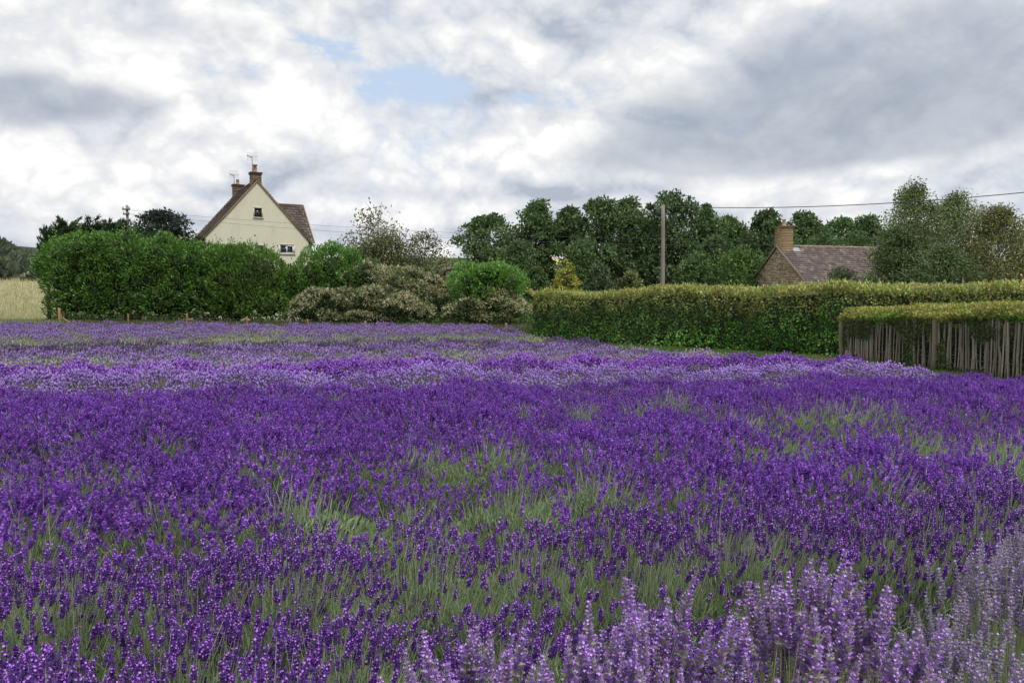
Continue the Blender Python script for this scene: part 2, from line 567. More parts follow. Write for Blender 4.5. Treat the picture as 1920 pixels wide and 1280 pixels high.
def core_geo(g, R, H, r, n=10):
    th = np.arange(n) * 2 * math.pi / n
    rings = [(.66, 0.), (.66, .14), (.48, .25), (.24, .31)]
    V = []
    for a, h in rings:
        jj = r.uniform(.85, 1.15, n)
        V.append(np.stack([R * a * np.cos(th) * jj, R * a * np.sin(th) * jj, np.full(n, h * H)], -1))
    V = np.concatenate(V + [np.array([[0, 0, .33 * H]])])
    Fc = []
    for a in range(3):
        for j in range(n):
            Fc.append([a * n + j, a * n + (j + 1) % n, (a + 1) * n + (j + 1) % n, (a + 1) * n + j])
    g.add(V, Fc, (.045, .055, .032))  # core colour kept dark: the shade deep between the plants is painted in
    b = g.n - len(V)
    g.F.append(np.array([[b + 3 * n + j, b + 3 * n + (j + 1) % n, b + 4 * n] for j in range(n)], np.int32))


def heads_geo(g, c, P, D, r, lod, scale=1., stem=.2):
    """many flower heads in one mesh"""
    k = CULT[c]; n = len(P)
    hl = k['hl'] * (.6 if k['hl'] > .1 else 1) * scale; hr = k['hr'] * scale
    A = np.cross(D, rdir(n, r)); A /= np.linalg.norm(A, axis=1)[:, None]; B = np.cross(D, A)
    L = hl * r.uniform(.65, 1.2, n)
    if lod == 1:
        nw = 6
        for w in range(nw):
            t = w / (nw - 1)
            prof = (.8 + .4 * math.sin(min(1, t + .15) * 3.14)) * (1 if t < .9 else .6)
            a0 = r.rand(n) * 6.28
            for b in range(5):
                an = a0 + b * 1.2566 + r.uniform(-.3, .3, n)
                d = A * np.cos(an)[:, None] + B * np.sin(an)[:, None] + D * r.uniform(.3, 1.2, (n, 1))
                C = pal(n, k['cal'], r, .3); o_ = r.rand(n) < k['op']; C[o_] = pal(int(o_.sum()), k['cor'], r, .2)
                leaves(g, P + D * (L * t)[:, None], d, np.cross(d, D), hr * prof * r.uniform(.9, 1.35, n), hr * .8, C, .15)
    if False:
        ts = np.array([0, .14, .26, .40, .52, .66, .78, 1.0]); rr = np.array([.5, 1.0, .5, 1.15, .55, 1.0, .5, .22]); ns = 5
    if lod == 2:
        ts = np.array([0, .35, .7, 1.0]); rr = np.array([.45, 1.15, .95, .2]); ns = 4
    elif lod == 3:
        ts = np.array([0, .5, 1.0]); rr = np.array([.5, 1.2, .3]); ns = 3
    if lod > 1:
        nr = len(ts)
        th = np.arange(ns) * 2 * math.pi / ns
        cs, sn = np.cos(th), np.sin(th)
        rv = hr * rr[None, :, None] * r.uniform(.55, 1.5, (n, nr, ns))
        V = P[:, None, None] + D[:, None, None] * (L[:, None, None, None] * ts[None, :, None, None]) \
            + rv[..., None] * (A[:, None, None] * cs[None, None, :, None] + B[:, None, None] * sn[None, None, :, None])
        if lod == 1:
            V = V + D[:, None, None] * (r.uniform(-.004, .004, (n, nr, ns))[..., None])
        base = np.arange(n)[:, None, None] * (nr * ns)
        i = (np.arange(nr - 1) * ns)[None, :, None]; j = np.arange(ns)[None, None]; kk = (j + 1) % ns
        Fc = np.stack([base + i + j, base + i + kk, base + i + ns + kk, base + i + ns + j], -1).reshape(-1, 4)
        cal = pal(n, k['cal'], r, .3); C = np.repeat(cal[:, None], nr * ns, 1) * r.uniform(.7, 1.3, (n, nr * ns, 1))
        op = r.rand(n, nr * ns) < k['op'] * (1.0 if lod == 1 else 1.2)
        C[op] = pal(int(op.sum()), k['cor'], r, .2)
        g.add(V.reshape(-1, 3), Fc, C.reshape(-1, 3))
    if stem:
        Ls = r.uniform(.7, 1.2, n) * stem
        leaves(g, P - D * Ls[:, None] + np.array([[-.012, 0, 0]]), D, rdir(n, r), Ls * 1.02, .0042 if lod == 1 else .007, pal(n, [k['stem']], r, .25))


def xmax(y):
    return np.interp(y, [0, 15, 18, 26, 31, 43], [8.1, 8.1, 4.9, 2.6, 1.4, -2.])


NAMES = {'dark': 'deep purple', 'lilac': 'pale lilac', 'violet': 'tall pale violet', 'grey': 'tall silvery grey-purple', 'mauve': 'soft mauve',
         'dusk': 'dull grey-purple', 'lime': 'barely flowering yellow-green'}

protos = {}


def proto(c, lod, variant, sparse):
    key = (c, lod, variant, sparse)
    if key in protos: return protos[key]
    r = np.random.RandomState(abs(hash((len(c) * 31 + ord(c[0]), lod, variant, sparse))) % 99991)
    k = CULT[c]; R = .60; H = k['H']
    gf = Geo(); core_geo(gf, R, H, r)
    if lod == 1: foliage_geo(gf, c, r, R * (1.0 if sparse else .92), H * (1.12 if sparse else 1.), 4200 if sparse else 2800, .042, .0058, 170 if sparse else 110)
    else: foliage_geo(gf, c, r, R, H, 900, .07, .012, 70 if sparse else 40)
    gh = Geo()
    n = int(k['n'] * (.5 if sparse else 2.15))
    if lod == 2: n = int(n * .95)
    P, D = dome(n, R, H, r, .07 if lod == 1 else .08)
    heads_geo(gh, c, P, D, r, lod, 1.08 if lod == 1 else 1.02, .2 if lod == 1 else .14)
    protos[key] = (gf.mesh('foliage', M_lavleaf), gh.mesh('flower_heads', M_petal))
    return protos[key]


bush_count = 0


def bush_objs(c, x, y, lod, sparse, sc, r, label, group, cat='lavender bush', hscale=1.):
    global bush_count
    bush_count += 1
    root = empty('lavender_bush', (x, y, float(gz(x, y))), label, cat, group, r.uniform(0, 0))
    var = r.randint(0, 6 if lod == 1 else 4)
    mf, mh = proto(c, lod, var, sparse)
    rz = r.uniform(-.7, .7) if lod == 1 else r.uniform(0, 6.28)
    for nm, me in (('foliage', mf), ('flower_heads', mh)):
        o = bpy.data.objects.new(nm, me); COL.objects.link(o); o.parent = root
        o.rotation_euler = (0, 0, rz); o.scale = (sc * r.uniform(.95, 1.1),) * 2 + (sc * hscale,)
        o['kind'] = 'stuff'
    return root


SPK = {}


def near_bush(c, x, y, H, R, n, r, label, group, sparse=1., leafcount=2600, lean=.06):
    """foreground bush: each flower spike is an object of its own"""
    root = empty('lavender_bush', (x, y, float(gz(x, y))), label, 'lavender bush', group)
    k = CULT[c]
    if c not in SPK:
        SPK[c] = [spike_mesh(c, 100 + i * 7 + len(c), k['hl'] * f, k['hr'] * (.9 + .05 * (i % 4)), .22 if k['hl'] < .1 else .30)
                  for i, f in enumerate((.62, .75, .85, .95, 1.0, 1.05, 1.15, .9, 1.25))]
    g = Geo(); core_geo(g, R, H, r)
    foliage_geo(g, c, r, R, H, leafcount, .075, .0052, 330)
    o = g.build('foliage', M_lavleaf, root); o['kind'] = 'stuff'
    P, D = dome(int(n * sparse), R, H, r, .075)
    D = D + np.array([[lean, 0, .9 if k['hl'] > .1 else .15]])
    for p, d in zip(P, D):
        s = bpy.data.objects.new('flower_spike', SPK[c][r.randint(len(SPK[c]))])
        COL.objects.link(s); s.parent = root
        s.location = p
        q = Vector(d).to_track_quat('Z', 'X')
        s.rotation_mode = 'QUATERNION'; s.rotation_quaternion = q
        f = r.uniform(.75, 1.08); s.scale = (f, f, f)
    return root


R1 = np.random.RandomState(21)
# --- foreground
fore = [  # cultivar, x, y, height, radius, density, label
    ('dark', -1.75, 1.98, .76, .50, 1.0, 'deep purple lavender bush cut off by the bottom left corner'),
    ('dark', -1.20, 1.90, .70, .50, 1.0, 'deep purple lavender bush cut by the bottom edge, right of the corner bush'),
    ('dark', -.60, 1.98, .64, .50, .75, 'thinly flowering green lavender bush cut by the bottom edge, left of the pale spikes'),
    ('violet', -.08, 1.88, .72, .34, .45, 'pale violet lavender bush with few spikes, leftmost pale one at the bottom edge'),
    ('violet', .36, 1.96, .74, .42, 1.0, 'pale violet lavender bush at the bottom edge, between two other pale ones'),
    ('violet', .84, 2.06, .80, .44, 1.1, 'tallest pale violet lavender bush, at the bottom edge beside the silvery bush'),
    ('grey', 1.26, 2.18, .64, .38, 1.0, 'silvery grey-purple lavender bush with bright green leaves at bottom right'),
    ('grey', 1.66, 2.5, .74, .40, 1.2, 'silvery grey-purple lavender bush leaning into the right edge'),
    ('grey', 1.42, 1.86, .56, .42, .35, 'bright green lavender bush with few spikes in the bottom right corner'),
    ('grey', 2.1, 2.85, .80, .40, 1.2, 'silvery grey-purple lavender bush half outside the right edge'),
]
for c, x, y, H, R, dn, lab in fore:
    near_bush(c, x, y, H, R, min(242, CULT[c]['n']), R1, lab, 'lavender bushes in the foreground', dn, 2600 if c in ('grey', 'violet') else 2600)

rows = []   # (v, cultivar)
rows += [(2.62, 'dark'), (3.35, 'dark'), (4.7, 'dark'), (6.05, 'dark'), (7.35, 'dark'), (8.6, 'dark'), (9.8, 'dark'), (10.9, 'dark')]
rows += [(12.0, 'lilac'), (12.95, 'lilac'), (14.0, 'dark'), (14.9, 'dark'), (16.1, 'lime')]
rows += [(17.4, 'mauve')]
far_rows = [(18.7, 'mauve'), (20.1, 'mauve'), (21.6, 'mauve'), (23.0, 'dusk'), (24.2, 'dusk'), (25.2, 'dusk'), (26.2, 'dusk'), (28., 'lime'), (29.8, 'lime'), (31.6, 'lime'),
            (33.6, 'mauve'), (35.4, 'mauve'), (37.2, 'mauve'), (39., 'mauve'), (40.8, 'mauve'), (42.6, 'mauve'), (44.2, 'mauve'), (46., 'mauve')]

PL = ['first', 'second', 'third', 'fourth', 'fifth', 'sixth', 'seventh', 'eighth', 'ninth', 'tenth', 'eleventh', 'twelfth', 'thirteenth', 'fourteenth']


def patch(x, y):
    return float(vnoise(np.array([[x, y, 3.3]]), .75, 5)[0])


cnt = 0
total_limit = 285
inrow = {}
ONES = ['', 'first', 'second', 'third', 'fourth', 'fifth', 'sixth', 'seventh', 'eighth', 'ninth', 'tenth', 'eleventh', 'twelfth', 'thirteenth',
        'fourteenth', 'fifteenth', 'sixteenth', 'seventeenth', 'eighteenth', 'nineteenth']
TENS = {2: 'twent', 3: 'thirt', 4: 'fort'}


def ordinal(n):
    if n < 20: return ONES[n]
    return TENS[n // 10] + ('ieth' if n % 10 == 0 else 'y-' + ONES[n % 10])

for ri, (v, c) in enumerate(rows):
    t = -v * 1.2
    while True:
        t += (.62 if v > 4 else .44 if v > 3 else .52) * R1.uniform(.85, 1.15)
        x = t * RC - v * RSN * 0 + R1.uniform(-.05, .05)
        y = v / RC + x * math.tan(ROW) + R1.uniform(-.10, .10)
        if x > xmax(y) - (.3 if c == 'lilac' else 0): break
        if t > 14: break
        if abs(x) / y > .73: continue
        if v < 4 and x > (2.9 if v > 3 else .75): continue
        q = patch(x, y)
        near = v < 4
        cc = c
        if c == 'dark': sparse = q > (.68 if v < 7 else .80 if v < 11 else .95) or (R1.rand() < .05 and v < 10)
        elif c == 'mauve': sparse = R1.rand() < .12
        elif c == 'lilac': sparse = v < 12.5
        else: sparse = False
        if c == 'lime' and R1.rand() < .25: cc = 'mauve'
        if c == 'mauve' and sparse and R1.rand() < .5: cc = 'lime'
        gname = '%s lavender bushes' % NAMES[cc]
        inrow[ri] = inrow.get(ri, 0) + 1
        lab = '%s lavender bush%s, %s from the left in the %s row' % (
            NAMES[cc], ', thinly flowering' if sparse else '', ordinal(inrow[ri]), ordinal(ri + 1))
        if near:
            near_bush(c, x, y, (.64 if v > 3 else .52) * R1.uniform(.92, 1.1), .60 if v > 3 else .5, 295, R1, lab, gname, .6 if sparse else 1. if v > 3 else .6)
        else:
            cnt += 1
            lod = 1 if v < 11.5 else 2
            bush_objs(cc, x, y, lod, bool(sparse), R1.uniform(.84, 1.14) * 1.04, R1, lab, gname, hscale=.90 if v in (14.0, 14.9) else 1.1 if cc == 'lime' else (.78 if v < 12.5 else 1.0) * (.85 if x > 3 else 1) if cc == 'lilac' else .84 if v > 9 else 1.)
print('bushes', cnt)

# --- far rows: each band is one mass
bands = {}
for v, c in far_rows:
    bands.setdefault((c, v > 30), []).append(v)
for (c, back), vs in bands.items():
    gh, gf = Geo(), Geo()
    k = CULT[c]
    for v in vs:
        xsr = np.arange(-v * .86, 6, .92)
        for x in xsr:
            x = x + R1.uniform(-.2, .2)
            y = v / RC + x * math.tan(ROW) + R1.uniform(-.3, .3)
            if y < 44.3 and x < xmax(y) and abs(x) / y < .76:
                s = R1.uniform(.75, 1.4)
                c2 = c
                if c == 'mauve' and R1.rand() < .2: c2 = 'lime'
                if c == 'lime' and R1.rand() < .2: c2 = 'mauve'
                n = int(CULT[c2]['n'] * (.85 if v < 30 else .6) * s)
                P, D = dome(n, .82 * s, CULT[c2]['H'] * R1.uniform(.8, 1.2), R1, .07)
                P += np.array([x, y, float(gz(x, y))])
                heads_geo(gh, c2, P, D, R1, 3, 1.15 if v < 30 else 1.45, 0)
                gg = Geo(); foliage_geo(gg, c2, R1, .82 * s, CULT[c2]['H'] * 1.1, 170, .14, .03, 14)
                core_geo(gg, .82 * s, CULT[c2]['H'], R1, 6)
                off = np.array([x, y, float(gz(x, y))], np.float32)
                for V, Fc, C in zip(gg.V, gg.F, gg.C): pass
                base = gf.n
                for V, C in zip(gg.V, gg.C): gf.V.append(V + off); gf.C.append(C)
                for Fc in gg.F: gf.F.append(Fc + base)
                gf.n += gg.n
    root = empty('lavender_rows', (0, vs[0], 0), 'far rows of %s lavender %s' % (NAMES[c], 'right in front of the wooden fence posts' if back else 'two thirds of the way to the fence posts'), 'lavender')
    root['kind'] = 'stuff'
    for nm, g_, m_ in (('flower_heads', gh, M_petal), ('foliage', gf, M_lavleaf)):
        o = g_.build(nm, m_, root); o.location = (0, -vs[0], 0); o['kind'] = 'stuff'

# ------------------------------------------------------------------ foliage masses


def limb(p0, p1, r0, r1, sag, n=6, r=rs):
    t = np.linspace(0, 1, n)[:, None]
    p0 = np.array(p0, float); p1 = np.array(p1, float)
    P = p0 + (p1 - p0) * t
    P[:, 2] += (np.sin(t[:, 0] * math.pi) * sag)
    P[1:-1] += r.normal(size=(n - 2, 3)) * np.linalg.norm(p1 - p0) * .025
    return P, np.linspace(r0, r1, n)


def blob_leaves(g, blobs, dens, L, W, cols, r, up=.35, shell=.3, jit=.25, w=None, noiseamp=.2, minz=None, droop=0.):
    """leaves through the outer shell of a set of ellipsoids (cx,cy,cz,rx,ry,rz)"""
    B = np.array(blobs, float)
    for i, b in enumerate(B):
        c, rad = b[:3], b[3:6]
        area = 4 * math.pi * ((rad[0] * rad[1]) ** 1.6 / 3 + (rad[0] * rad[2]) ** 1.6 / 3 + (rad[1] * rad[2]) ** 1.6 / 3) ** (1 / 1.6)
        n = int(area * dens)
        d = rdir(n, r)
        f = 1 - shell * r.rand(n) ** 1.6
        P = c + d * rad * f[:, None]
        nz = vnoise(P, 1.6 / max(.3, rad.mean()), i % 7)
        P = c + (P - c) * (1 + (nz[:, None] - .5) * 2 * noiseamp)
        keep = np.ones(n, bool)
        for j, b2 in enumerate(B):
            if j == i: continue
            q = (((P - b2[:3]) / b2[3:6]) ** 2).sum(1)
            keep &= q > .55
        if minz is not None: keep &= P[:, 2] > minz
        P = P[keep]; d = d[keep]; m = len(P)
        if m == 0: continue
        D = d * .8 + rdir(m, r) * .55 + np.array([[0, 0, up - droop]])
        S = rdir(m, r)
        leaves(g, P, D, S, L * r.uniform(.7, 1.3, m), W * r.uniform(.7, 1.3, m), pal(m, cols, r, jit, w), .08)


def core_blobs(g, blobs, f, col, minz=0.):
    for b in blobs:
        c = np.array(b[:3]); rad = np.array(b[3:6]) * f
        th = np.linspace(0, 2 * math.pi, 11)[:-1]; ph = np.linspace(-.5 * math.pi, .5 * math.pi, 7)
        V = np.stack([np.outer(np.cos(ph), np.cos(th)), np.outer(np.cos(ph), np.sin(th)), np.outer(np.sin(ph), np.ones(10))], -1) * rad + c
        V[..., 2] = np.maximum(V[..., 2], minz)
        i = np.arange(6)[:, None] * 10; j = np.arange(10)[None]; k = (j + 1) % 10
        g.add(V.reshape(-1, 3), np.stack([i + j, i + k, i + 10 + k, i + 10 + j], -1).reshape(-1, 4), col)


def shrub(name, label, cat, blobs, dens, L, W, cols, mat, seed, group=None, core=(.016, .024, .010), cf=.56, shoots=0, tips=None, bumps=4, **kw):
    r = np.random.RandomState(seed)
    B = np.array(blobs, float)
    if bumps:
        ex = []
        for b in B:
            for k in range(bumps):
                d_ = rdir(1, r)[0]; d_[2] = abs(d_[2]) * 1.0; d_[1] = -abs(d_[1]); d_ /= np.linalg.norm(d_)
                f_ = r.uniform(.24, .46); ex.append(np.concatenate([b[:3] + d_ * b[3:6] * r.uniform(.72, .98), b[3:6] * f_]))
        B = np.concatenate([B, np.array(ex)])
    base = Vector((B[:, 0].mean(), B[:, 1].mean(), float(gz(B[:, 0].mean(), B[:, 1].mean()))))
    root = empty(name, base, label, cat, group)
    g = Geo()
    blob_leaves(g, B, dens, L, W, cols, r, minz=base.z, **kw)
    if shoots:
        # upright leafy shoots breaking the outline
        n = shoots
        k = r.choice(len(B), n, p=(B[:, 3] / B[:, 3].sum()))
        th = r.rand(n) * 6.283; q = np.sqrt(r.rand(n)) * .95
        X = B[k, 0] + B[k, 3] * q * np.cos(th); Y = B[k, 1] + B[k, 4] * q * np.sin(th)
        Z = B[k, 2] + B[k, 5] * np.sqrt(np.maximum(0, 1 - q ** 2)) * .97
        m = 9
        h = r.uniform(.1, .6, n) * (1 + 1.1 * (r.rand(n) < .12))
        for s_ in range(m):
            P = np.stack([X, Y, Z + h * s_ / m], -1) + r.normal(size=(n, 3)) * .02
            D = rdir(n, r) * .7 + np.array([[0, 0, .75]])
            leaves(g, P, D, rdir(n, r), L * .9, W * .8, pal(n, cols, r, .2) * 1.15)
    o = g.build('foliage', mat, root); o.location = -base
    gc = Geo(); core_blobs(gc, B, cf, core, base.z)
    for j in range(5):
        b = B[r.randint(len(B))]
        P, rr = limb((b[0] * .5 + base.x * .5, b[1], base.z), (b[0], b[1], b[2]), .09, .03, 0, r=r)
        gc.tube(P, rr, (.06, .045, .03), 5)
    o = gc.build('branches', M_bark, root); o.location = -base
    if tips:
        gt = Geo(); tcol, tn, tl, tw = tips
        for b in B:
            n = int(tn * b[3] * b[5] * 4); d = rdir(n, r); d[:, 2] = np.abs(d[:, 2]) * .9 - .15 * r.rand(n)
            d[:, 1] = np.where(r.rand(n) < .7, -np.abs(d[:, 1]), d[:, 1])
            P = b[:3] + d * b[3:6] * r.uniform(.96, 1.06, n)[:, None]
            nz = vnoise(P, 1.1, 9); cl_ = nz + .45 * d[:, 2] > .48
            q = np.ones(n, bool)
            for b2 in B:
                if b2 is b: continue
                q &= (((P - b2[:3]) / b2[3:6]) ** 2).sum(1) > .62
            kp = cl_ & q & (P[:, 2] > base.z + .25)
            P = P[kp]; d = d[kp]
            # each tip is a spray of small dry flowers
            for s_ in range(5):
                Q = P + rdir(len(P), r) * tl * .55
                leaves(gt, Q, d + rdir(len(P), r) * .8 + np.array([[.15, 0, .2]]), rdir(len(P), r), tl, tw, pal(len(P), tcol, r, .22))
        o = gt.build('dry_blossom', M_leaf, root); o.location = -base; o['kind'] = 'stuff'
    return root


def pb(px, py, d, rx, rz, ry=None):
    """ellipsoid from photograph pixels: centre (px,py) at distance d; radii in pixels"""
    p = PX(px, py, d); k = d / F
    return (p.x, p.y, p.z, rx * k, (ry if ry else rx * k * .9), rz * k)


LAUREL = [(.105, .23, .045), (.14, .30, .055), (.07, .155, .035), (.22, .40, .08)]
# long laurel hedge, left end rounded
bl = []
for px in range(115, 420, 38):
    top = 452 if px < 330 else 462
    cyy = [470, 500, 535, 570]
    for yy in cyy:
        jx = rs.uniform(-6, 6)
        inset = 6 if yy == 535 else 0
        if px == 115: inset = 6 + (abs(yy - 505) * .15)
        bl.append(pb(px + jx + inset, max(yy, top + 28) + (rs.uniform(-13, 7) if yy == 470 else rs.uniform(-5, 4)), 47.8 + rs.uniform(-.3, .3), 42, 32, 1.6))
shrub('laurel_hedge', 'long dark green laurel hedge at the left, below the cream house', 'hedge', bl, 80, .20, .085, LAUREL, M_laurel, 11, bumps=1, shoots=520, up=.5, shell=.22)
bl = []
for px in (432, 470, 505):
    for yy in (492, 525, 560):
        bl.append(pb(px + rs.uniform(-5, 5) - (8 if px == 505 else 0), yy + (14 if px == 505 else 2), 47.2 + rs.uniform(-.3, .3), 40, 34, 1.6))
shrub('laurel_bush', 'upright laurel bush right in front of the cream house gable', 'bush', bl, 100, .20, .085,
      [(.10, .20, .04), (.135, .26, .05), (.07, .14, .03), (.2, .33, .07)], M_laurel, 12, bumps=0, shoots=150, up=.6, shell=.24)
bl = [pb(px, yy, 49, rx, rz, 1.7) for px, yy, rx, rz in ((590, 520, 48, 50), (630, 505, 48, 42), (665, 520, 42, 36), (560, 560, 40, 36), (610, 560, 55, 38), (665, 560, 40, 30), (540, 545, 38, 40))]
shrub('laurel_bush', 'rounded green laurel bush right of the cream house, above the brown blossom', 'bush', bl, 100, .19, .085,
      [(.12, .25, .05), (.155, .30, .06), (.09, .18, .04)], M_laurel, 13, shoots=110, up=.5)
bl = [pb(px, yy, 47, rx, rz, 1.5) for px, yy, rx, rz in ((880, 532, 44, 32), (918, 522, 44, 28), (950, 532, 38, 30), (905, 550, 60, 30))]
shrub('laurel_bush', 'bright green rounded laurel bush between the brown blossom bushes and the tree row', 'bush', bl, 105, .17, .08,
      [(.14, .30, .055), (.18, .36, .065), (.10, .22, .045)], M_laurel, 14, shoots=80, up=.5)

TAN = [(.62, .57, .38), (.72, .66, .46), (.50, .46, .28), (.54, .52, .32), (.32, .38, .19)]
BGREEN = [(.11, .17, .06), (.15, .21, .075), (.08, .13, .05)]
for lab, seed, sp in (
        ('tallest brown blossomed bush, sloping down to the right in front of the sparse tree', 21, ((700, 528, 46, 36), (745, 535, 52, 38), (790, 552, 48, 34), (825, 572, 34, 28), (720, 562, 50, 36))),
        ('brown blossomed bush at the left, in front of the rounded laurel', 22, ((600, 572, 46, 32), (640, 575, 44, 34), (575, 590, 32, 24), (620, 598, 50, 22))),
        ('broad brown blossomed bush in front of the tallest one, behind the fence post', 23, ((700, 572, 48, 36), (745, 578, 46, 34), (785, 590, 30, 24), (690, 598, 60, 22))),
        ('low brown blossomed bush at the right end, below the bright green laurel', 24, ((880, 585, 46, 26), (925, 574, 46, 30), (965, 585, 36, 26), (900, 598, 70, 20)))):
    bl = [pb(px, yy, 46.6 + (1.2 if seed == 21 else 0), rx, rz, 1.1) for px, yy, rx, rz in sp]
    shrub('blossom_bush', lab, 'bush', bl, 170, .13, .065, BGREEN, M_leaf, seed, 'bushes with spent brown blossom', tips=(TAN, 58, .14, .075), cf=.45, noiseamp=.34, core=(.03, .033, .022))

# ------------------------------------------------------------------ trees


def tree(name, label, x, y, H, W, seed, cols, leafL=.34, nclump=34, per=170, cb=.22, shape='oval', group=None, tr=.16, barkc=(.07, .06, .05), clump=.17,
         droop=0., lean=0., mat=None, sparse=1., tiers=False, cat='tree', zb=None, wf=.55, up=.25, lobes=False):
    r = np.random.RandomState(seed)
    zb = float(gz(x, y)) if zb is None else zb
    root = empty(name, (x, y, zb), label, cat, group)
    gt, gl = Geo(), Geo()
    n = 8
    t = np.linspace(0, 1, n)
    tp = np.stack([lean * t ** 1.5 * H * .3 + np.cumsum(r.normal(size=n)) * .02 * W, np.cumsum(r.normal(size=n)) * .02 * W, t * H * .93], -1)
    tp[0] = 0
    gt.tube(tp, tr * (1 - t * .85), barkc, 7)

    def at(h):
        return np.array([np.interp(h, tp[:, 2], tp[:, k]) for k in range(3)])
    for i in range(nclump):
        f = r.rand() ** .8 if shape != 'cone' else (1 - math.sqrt(r.rand()))
        f = (i + r.rand()) / nclump if shape != 'cone' else f
        h = H * (cb + (1 - cb) * f)
        if shape == 'oval': prof = math.sin(math.pi * min(1, .12 + f * .86)) ** .7
        elif shape == 'cone': prof = (1 - f) ** .8 + .05
        elif shape == 'egg': prof = math.sin(math.pi * (f * .78 + .2) ** .8) ** .9 if f < .98 else .15
        else: prof = math.sqrt(max(0.02, 1 - (f * 1.0) ** 2.4)) * (.75 + .25 * min(1, f * 5))
        if lobes and f < .55: prof = max(prof, .8)
        th = i * 2.399 + r.uniform(-.4, .4)
        rad = W / 2 * prof * (r.uniform(.3, 1.18) if lobes else r.uniform(.45, 1.0))
        c = at(min(h, H * .9)) + np.array([math.cos(th) * rad, math.sin(th) * rad, 0])
        c[2] = h + r.uniform(-.02, .03) * H
        cs = clump * W * (r.uniform(.5, 1.45) if lobes else r.uniform(.7, 1.25)) * (1 if f < .85 else .7)
        s0 = at(max(.06 * H, h - rad * .7 - .04 * H))
        P, rr = limb(s0, c, tr * .32 * (1.1 - f * .7), .015, rad * .06, r=r)
        gt.tube(P, rr, barkc, 4, False)
        for k in range(3):
            e_ = c + rdir(1, r)[0] * cs * .9
            P2, rr2 = limb(P[3], e_, .03, .008, .02, 4, r)
            gt.tube(P2, rr2, barkc, 3, False)
        m = int(per * r.uniform(.7, 1.3) * sparse)
        d = rdir(m, r)
        q = c + d * cs * (r.rand(m, 1) ** .45) * np.array([[1.15, 1.15, .75]])
        # gather leaves in small sprays
        q = q + (vnoise(q + i * 3.1, 2.2, 3)[:, None] - .5) * cs * .5
        if droop:
            q[:, 2] -= droop * np.abs(r.normal(size=m)) * cs * .9
        D = rdir(m, r) + d * .5 + np.array([[0, 0, up - droop * 1.2]])
        leaves(gl, q, D, rdir(m, r), leafL * r.uniform(.6, 1.3, m), leafL * wf * r.uniform(.7, 1.2, m), pal(m, cols, r, .25) * (.74 + .5 * r.rand()), .1)
    if lobes:   # leader shoots that break the round outline
        for k in range(12):
            rr_ = abs(r.normal()) * W * .2; th = r.rand() * 6.28
            h0 = H * (.96 - .5 * (rr_ / W) * 1.1); c0 = at(H * .9) + np.array([math.cos(th) * rr_, math.sin(th) * rr_, 0]); c0[2] = h0 - .3
            m = 34; t_ = r.rand(m)
            q = c0 + np.stack([r.normal(size=m) * .28 * (1.1 - t_), r.normal(size=m) * .28 * (1.1 - t_), t_ * r.uniform(.7, 1.5)], -1)
            leaves(gl, q, rdir(m, r) * .8 + np.array([[0, 0, .5]]), rdir(m, r), leafL * .8, leafL * .42, pal(m, cols, r, .25), .1)
    gt.build('trunk', M_bark, root)
    gl.build('crown', mat or M_leaf, root)
    return root


# tree row behind the tall hedge
DG = [(.085, .145, .056), (.108, .18, .065), (.07, .115, .05), (.14, .215, .075)]
DG2 = [(.105, .185, .062), (.135, .22, .072), (.085, .15, .055)]
treerow = [
    # px centre, px top, px width, dist, palette, shape, words
    (925, 407, 105, 78, DG, 'round', 'rounded dark tree at the left end of the tree row'),
    (998, 388, 84, 80, DG2, 'oval', 'pointed tree second from the left end of the tree row'),
    (1062, 396, 80, 82, DG, 'egg', 'narrow dark tree third from the left in the tree row'),
    (1122, 380, 92, 79, DG, 'round', 'dense broad tree in the row, left of the two tallest crowns'),
    (1178, 376, 88, 82, DG, 'egg', 'tall dense tree in the row just left of the utility pole'),
    (1258, 369, 104, 78, DG, 'round', 'tallest round headed tree behind the utility pole'),
    (1328, 391, 70, 80, DG2, 'egg', 'pointed tree in the row right of the utility pole'),
    (1376, 413, 74, 84, DG2, 'oval', 'lower tree in the row, between the pole and the stone chimney'),
    (1428, 405, 84, 80, DG, 'round', 'thin crowned tree just left of the stone chimney'),
    (1506, 405, 76, 82, DG2, 'egg', 'pointed tree just right of the stone chimney'),
    (1572, 416, 80, 84, [(.10, .19, .06), (.13, .23, .07)], 'round', 'lighter green tree above the middle of the stone cottage roof'),
    (1640, 410, 70, 82, DG, 'egg', 'dark tree above the right end of the cottage roof'),
    (1224, 430, 80, 86, DG, 'oval', 'lower dark tree filling the gap left of the utility pole'),
    (1700, 430, 90, 86, DG, 'round', 'dark tree at the right end of the row behind the birches'),
]
for i, (px, py, w, d, cols, shp, lab) in enumerate(treerow):
    p = PX(px, py, d); g0 = float(gz(p.x, d)); W = w * d / F * (1.35 if px < 1480 else 1.6)
    tree('broadleaf_tree', lab, p.x, d, p.z - g0, W, 300 + i, cols, .38, 74, 130, .15, shp, 'row of trees behind the hedge', .17, clump=.135, lobes=True)
